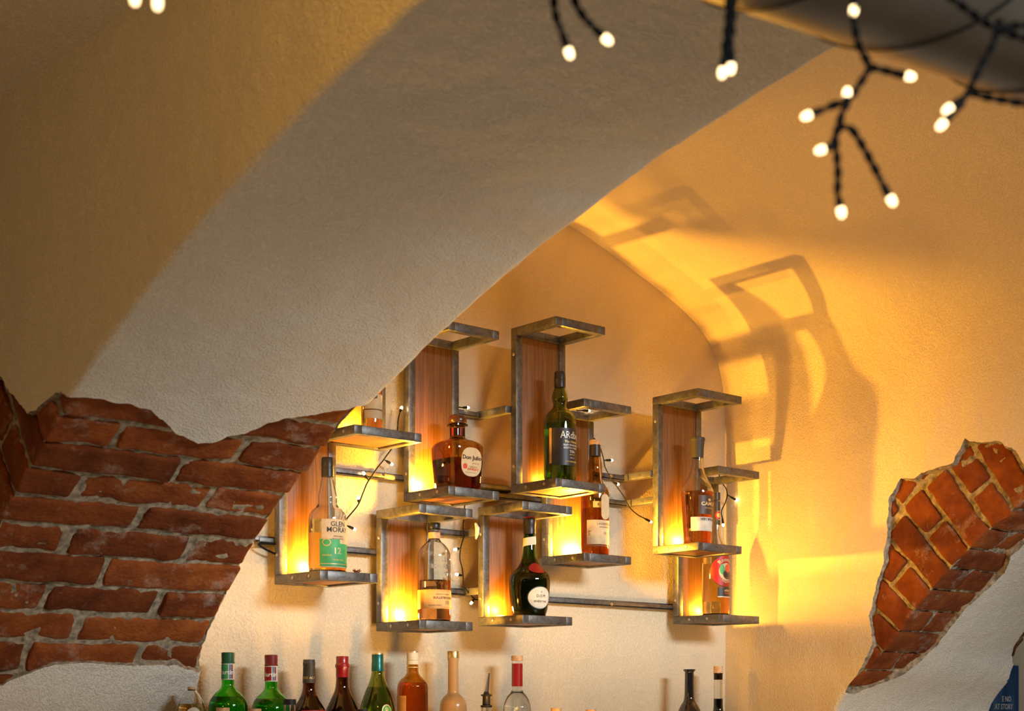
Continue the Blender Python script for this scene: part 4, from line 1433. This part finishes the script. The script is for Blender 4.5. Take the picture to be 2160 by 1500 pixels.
bt.cap([(1420, 10.2), (1407, 10.2), (1405.5, 9.6)], 'cork_wood', 'stopper')
# front step
def small(name, label, px, py, gm, liq, r, cap, capr, caph, nk=None):
    bt = Bottle(name, label, px, YF2, ZF, [(None, r), (py + 75, r), (py + 60, r * 0.86), (py + 48, capr * 1.05), (py + caph, capr * 0.92), (py + caph - 3, capr * 0.92)], gm,
                (liq, py + 55), group='bottles on the front step of the counter')
    bt.cap([(py + caph, capr), (py + 0.8, capr), (py, capr * 0.95)], cap, 'stopper' if 'cork' in cap else 'cap')
    return bt


small('spirit_bottle', 'small clear bottle with black cap in front of the maroon-capped green bottle', 611, 1475, 'clear_glass', 'water_clear', 24, 'black_plastic', 14, 12)
small('spirit_bottle', 'cork top just showing in front of the dark green capped bottle', 470, 1493, 'clear_glass', 'whisky', 30, 'cork_wood', 14, 12)
small('spirit_bottle', 'cork top just showing in front of the maroon capped green bottle', 538, 1495, 'clear_glass', 'bourbon', 30, 'cork_wood', 13, 12)
small('spirit_bottle', 'black cap just showing below the olive green bottle', 765, 1496, 'brown_glass', 'dark_liquor', 28, 'black_plastic', 12, 10)
small('spirit_bottle', 'left of two pale corks just showing at the bottom right of the red sleeved bottle', 1173, 1494, 'clear_glass', 'whisky', 26, 'cork_wood', 11, 10)
small('spirit_bottle', 'right of two pale corks just showing at the bottom, under the empty wall', 1247, 1497, 'clear_glass', 'whisky', 26, 'cork_wood', 11, 10)
# pourer bottle
bt = Bottle('spirit_bottle', 'bottle with a steel pourer spout standing in front of the tan bottle', 1026, YF2, ZF,
            [(None, 32), (1580, 32), (1560, 28), (1545, 15), (1530, 12), (1496, 11.5), (1490, 12)], 'clear_glass', ('bourbon', 1550), group='bottles on the front step of the counter')
bt.cap([(1492, 11), (1490.5, 12.5), (1488, 12.5), (1487, 8.5), (1470, 8), (1469, 8.5), (1467.5, 12), (1465.5, 12), (1464.5, 7), (1458, 4)], 'black_plastic', 'pourer_collar')
p0 = Vector((bt.cx, bt.cy, bt.z(1462))); p1 = p0 + RT * (5.5 * bt.k) + Vector((0, 0, 42 * bt.k))
bt.R.part(MB().tube([p0, p0 + (p1 - p0) * 0.5, p1], [0.0055, 0.004, 0.0028], 14), 'pourer_spout', 'chrome')

# ------------------------------------------------------------------ small string lights round the shelves
def catmull(pts, n=8):
    P = [Vector(p) for p in pts]
    if len(P) < 3:
        return [P[0].lerp(P[1], i / n) for i in range(n + 1)]
    P = [2 * P[0] - P[1]] + P + [2 * P[-1] - P[-2]]
    out = []
    for i in range(1, len(P) - 2):
        for k_ in range(n):
            t = k_ / n
            out.append(0.5 * ((2 * P[i]) + (-P[i - 1] + P[i + 1]) * t + (2 * P[i - 1] - 5 * P[i] + 4 * P[i + 1] - P[i + 2]) * t * t
                              + (-P[i - 1] + 3 * P[i] - 3 * P[i + 1] + P[i + 2]) * t ** 3))
    out.append(P[-2])
    return out


def twisted(mb, pts, r, pitch, seg=6):
    pts = catmull(pts, 14)
    L = 0
    s1, s2 = [], []
    for i, p in enumerate(pts):
        t = (pts[min(i + 1, len(pts) - 1)] - pts[max(i - 1, 0)])
        t = t.normalized() if t.length > 0 else Vector((0, 0, 1))
        a = t.cross(Vector((0.3, 0.9, 0.1))).normalized(); b2 = t.cross(a)
        if i: L += (p - pts[i - 1]).length
        th = 2 * math.pi * L / pitch
        o = (a * math.cos(th) + b2 * math.sin(th)) * r * 0.95
        s1.append(p + o); s2.append(p - o)
    mb.tube(s1, r, seg); mb.tube(s2, r, seg)


def bulb_parts(R, base, tip, r, mat, sock=True, ls=1.0):
    """dark socket from base and a glowing capsule ending at tip"""
    base, tip = Vector(base), Vector(tip)
    d = (tip - base); L = d.length; d.normalize()
    lb_ = r * 2.6
    s1 = tip - d * lb_
    mb = MB().tube([s1 - d * r * 0.2, s1 + d * r * 0.1, s1 + d * lb_ * 0.35, s1 + d * lb_ * 0.7, s1 + d * lb_ * 0.9, s1 + d * lb_], [r * 0.8, r * 0.95, r, r * 0.9, r * 0.6, r * 0.12], 14)
    R.part(mb, 'bulb', mat, angle=180)
    s0 = base
    mb = MB().tube([s0, s0.lerp(s1, 0.25), s0.lerp(s1, 0.5), s1 + d * r * 0.1], [r * 0.35, r * 0.5, r * 0.95, r * 1.02], 12)
    R.part(mb, 'socket', 'wire_black', angle=60)


def fairy(label, wires, bulbs, yp, r=0.0035, wr_=0.0017, mat='bulb_glow'):
    W = lambda p: hit(p[0], p[1], 'Y', p[2] if len(p) > 2 else yp)
    R = Root('string_light', label, 'string light', W(wires[0][0]), 'thin fairy lights on the shelves')
    mb = MB()
    for w_ in wires:
        mb.tube(catmull([W(p) for p in w_], 6), wr_, 7)
    R.part(mb, 'wire', 'wire_black', angle=180)
    for b0, b1 in bulbs:
        bulb_parts(R, W(b0), W(b1), r, mat)


fairy('thin black fairy light wire hanging left of the squat amber bottle shelf',
      [[(846, 862), (840, 885), (838, 910), (830, 940), (815, 962), (808, 972), (795, 988), (782, 1008), (774, 1020), (765, 1042), (757, 1062), (748, 1075), (735, 1090), (726, 1102)]],
      [((843, 872), (848, 857)), ((811, 970), (829, 981)), ((777, 1013), (765, 995)), ((757, 1062), (755, 1046)), ((730, 1108), (751, 1118))], YW - 0.035)
fairy('thin black fairy light wire between the embossed bottle and the dull brown panel shelf',
      [[(981, 1055), (979, 1085), (977, 1110), (978, 1132), (972, 1155), (970, 1178), (975, 1200), (977, 1220), (978, 1235), (990, 1252), (1000, 1263), (1010, 1266)]],
      [((973, 1157), (957, 1160)), ((976, 1215), (960, 1211)), ((1001, 1263), (992, 1275))], YW - 0.04)
fairy('thin black fairy light wire slanting down between the paper-tag bottle and the right-hand shelf',
      [[(1249, 922), (1258, 930), (1266, 945), (1273, 968), (1276, 985), (1288, 1008), (1300, 1025), (1314, 1045), (1321, 1058), (1330, 1073), (1345, 1086), (1360, 1094)]],
      [((1273, 971), (1293, 971)), ((1293, 1019), (1306, 1022)), ((1356, 1092), (1375, 1102))], YW - 0.045)
fairy('short fairy light wire hanging under the top frame of the rightmost shelf',
      [[(1517, 1000), (1520, 1015), (1531, 1030), (1534, 1044), (1530, 1060), (1522, 1078), (1523, 1092)], [(1534, 1044), (1545, 1050)]],
      [((1537, 1046), (1555, 1056)), ((1523, 1088), (1526, 1111))], YW - 0.05)
fairy('single fairy light in the top frame of the paper-tag bottle shelf', [[(1205, 858), (1218, 866), (1226, 866)]], [((1224, 866), (1245, 867))], YW - 0.05)
fairy('single fairy light on the bent rail right of the squat amber bottle shelf', [[(968, 859), (976, 860)]], [((972, 860), (990, 860))], YW - 0.03)
fairy('black cable plug poking out left of the leftmost shelf', [[(582, 1169), (566, 1162), (552, 1154), (546, 1148), (556, 1146)], [(556, 1146), (582, 1147)]], [], YW - 0.03, wr_=0.0026)
# tiny dried blossom on the leftmost tray, scrap of tape on a rail
u = U['A']
p = hit(753, 1209, 'Y', u['yf'] + 0.03)
mb = MB()
for i in range(9):
    a = 2 * math.pi * i / 9
    c = Vector((p.x, p.y, u['top']))
    mb.tube([c + Vector((0, 0, 0.003)), c + Vector((math.cos(a) * 0.006, math.sin(a) * 0.006, 0.008)), c + Vector((math.cos(a) * 0.011, math.sin(a) * 0.011, 0.009 + 0.004 * (i % 2)))], [0.003, 0.0024, 0.0004], 6)
mb.lathe([(0.004, u['top']), (0.005, u['top'] + 0.004), (0.002, u['top'] + 0.007)], 10, cx=p.x, cy=p.y)
tag(mb.build('dried_blossom', 'petal_dry', origin=(p.x, p.y, u['top'])), 'tiny dried brown blossom lying on the tray right of the leftmost bottle', 'dried flower')
p = hit(1004, 1120, 'Y', U['E']['yb'] + 0.002)
mb = MB()
mb.tube([p + Vector((-0.004, -0.003, 0.02)), p + Vector((0, -0.006, 0.006)), p + Vector((0.001, -0.004, -0.008)), p + Vector((-0.002, -0.002, -0.022))], [0.003, 0.007, 0.006, 0.002], 7)
tag(mb.build('tape_scrap', 'tape_clear', origin=p), 'crumpled scrap of clear tape on the left edge of the dull brown panel shelf', 'tape')

# ------------------------------------------------------------------ duct with large string lights, close to the camera
wdir = (RT * 1.5625 + FW).normalized()
L0 = at(1800, 101, 1.30) - CAM
mperp = L0.cross(wdir).normalized()
if mperp.z < 0: mperp = -mperp
RD = 0.085
axis0 = CAM + L0 + mperp * RD
R = Root('ventilation_duct', 'round galvanised duct crossing the upper right corner, wrapped in wire', 'duct', axis0)
R.part(MB().tube([axis0 + wdir * t for t in np.linspace(-1.6, 2.4, 30)], RD, 64), 'pipe', 'galvanised', angle=60)
for t in (-0.75, 0.62, 1.9):
    R.part(MB().tube([axis0 + wdir * (t + d_) for d_ in (-0.02, -0.018, 0.018, 0.02)], [RD + 0.0005, RD + 0.003, RD + 0.003, RD + 0.0005], 64), 'joint_band', 'galvanised', angle=30)
e1 = mperp; e2 = wdir.cross(mperp).normalized()
for t0, tw, sl in ((-0.115, 1, 0.05), (0.03, 1, 0.07), (0.19, 1, 0.06), (0.335, 1, 0.06), (-0.30, 1, 0.05)):
    pts = []
    for i in range(49):
        a = 2 * math.pi * i / 48
        pts.append(axis0 + wdir * (t0 + sl * math.sin(a + 0.8)) + (e1 * math.cos(a) + e2 * math.sin(a)) * (RD + 0.0016))
    R.part(MB().tube(pts[:-1] + [pts[0]], 0.0010, 6, False), 'wrapped_wire', 'wire_black', angle=180)

RB = 0.0031


def bigstring(label, wires, bulbs, dp, tw=True, r=0.0017):
    W = lambda p: at(p[0], p[1], p[2] if len(p) > 2 else dp)
    R = Root('string_light', label, 'string light', W(wires[0][0]), 'large out of focus string lights')
    mb = MB()
    for w_ in wires:
        twisted(mb, [W(p) for p in w_], r, 0.022)
    R.part(mb, 'wire', 'wire_black', angle=180)
    for b0, b1 in bulbs:
        bulb_parts(R, W(b0), W(b1), RB, 'bulb_glow_large')


DP = 1.16
bigstring('left of the two short blurred string light ends hanging at the top centre', [[(1160, -60), (1168, 0), (1173, 35), (1182, 60)]], [((1178, 50), (1205, 124))], DP)
bigstring('right of the two short blurred string light ends hanging at the top centre', [[(1195, -60), (1212, 0), (1226, 28), (1246, 52)]], [((1240, 48), (1290, 92))], DP)
bigstring('thick bundled string light ending in two touching bulbs, left of the duct',
          [[(1550, -60), (1548, 0), (1545, 60), (1536, 118)], [(1536, -60), (1537, 0), (1535, 50), (1528, 118)]], [((1530, 100), (1522, 166)), ((1545, 92), (1541, 157))], DP)
bigstring('large branching string light with seven bulbs hanging below the duct',
          [[(1806, -60), (1803, 0), (1803, 50), (1812, 95), (1836, 142)], [(1836, 142), (1862, 148), (1880, 152)], [(1836, 142), (1815, 176), (1790, 214), (1778, 236), (1768, 268)],
           [(1788, 216), (1765, 220), (1742, 229)], [(1768, 268), (1763, 300), (1766, 335), (1768, 375), (1766, 412)], [(1768, 268), (1795, 272), (1818, 305), (1838, 342), (1858, 380)], [(1768, 268), (1760, 296), (1760, 310)]],
          [((1803, -14), (1800, 36)), ((1865, 149), (1931, 164)), ((1784, 226), (1788, 184)), ((1750, 226), (1690, 249)), ((1766, 404), (1777, 460)), ((1852, 372), (1887, 434)), ((1766, 306), (1719, 320))], DP)
bigstring('string light cable looping off the duct at the right edge with two bulbs',
          [[(2110, 40), (2095, 95), (2065, 150), (2046, 190)], [(2200, 226), (2120, 212), (2070, 202), (2046, 192)], [(2046, 192), (2030, 215), (2015, 238)], [(2000, -10), (2060, 35), (2105, 62), (2170, 84), (2220, 96)], [(2105, 58), (2150, 54), (2200, 52)]],
          [((2046, 196), (1989, 238)), ((2020, 228), (1977, 273))], 1.14)
bigstring('pair of blurred string light bulbs at the very top left of the picture', [[(282, -80), (283, -45)], [(336, -80), (334, -40)]], [((283, -44), (285, 12)), ((334, -44), (332, 22))], 1.05)

# ------------------------------------------------------------------ poster beyond the right arch
p1 = hit(2148, 1404, 'Y', YW - 0.006)
kp = (p1 - CAM).dot(FW) / F
R = Root('wall_poster', 'blue wall poster with white capital lettering seen past the right arch', 'poster', (p1.x - 0.2, YW - 0.006, p1.z - 0.5))
R.part(MB().box((p1.x - 0.46, YW - 0.008, p1.z - 0.62), (p1.x, YW - 0.003, p1.z), 0.0005), 'print', 'poster_print')
for s_, pxr, py, hp in (('E NO', 2133, 1474.5, 11), ('AT STORY', 2137, 1490.5, 11)):
    vs2, fs = text_geo(s_, hp * kp / 0.70, 0.015)
    q = hit(pxr, py, 'Y', YW - 0.010)
    xr = max(v_[0] for v_ in vs2)
    R.part(MB().add([(q.x + (x - xr) * 0.95, YW - 0.0095, q.z - hp * kp / 2 + y) for x, y in vs2], fs), 'lettering', 'ink_white', smooth=False)
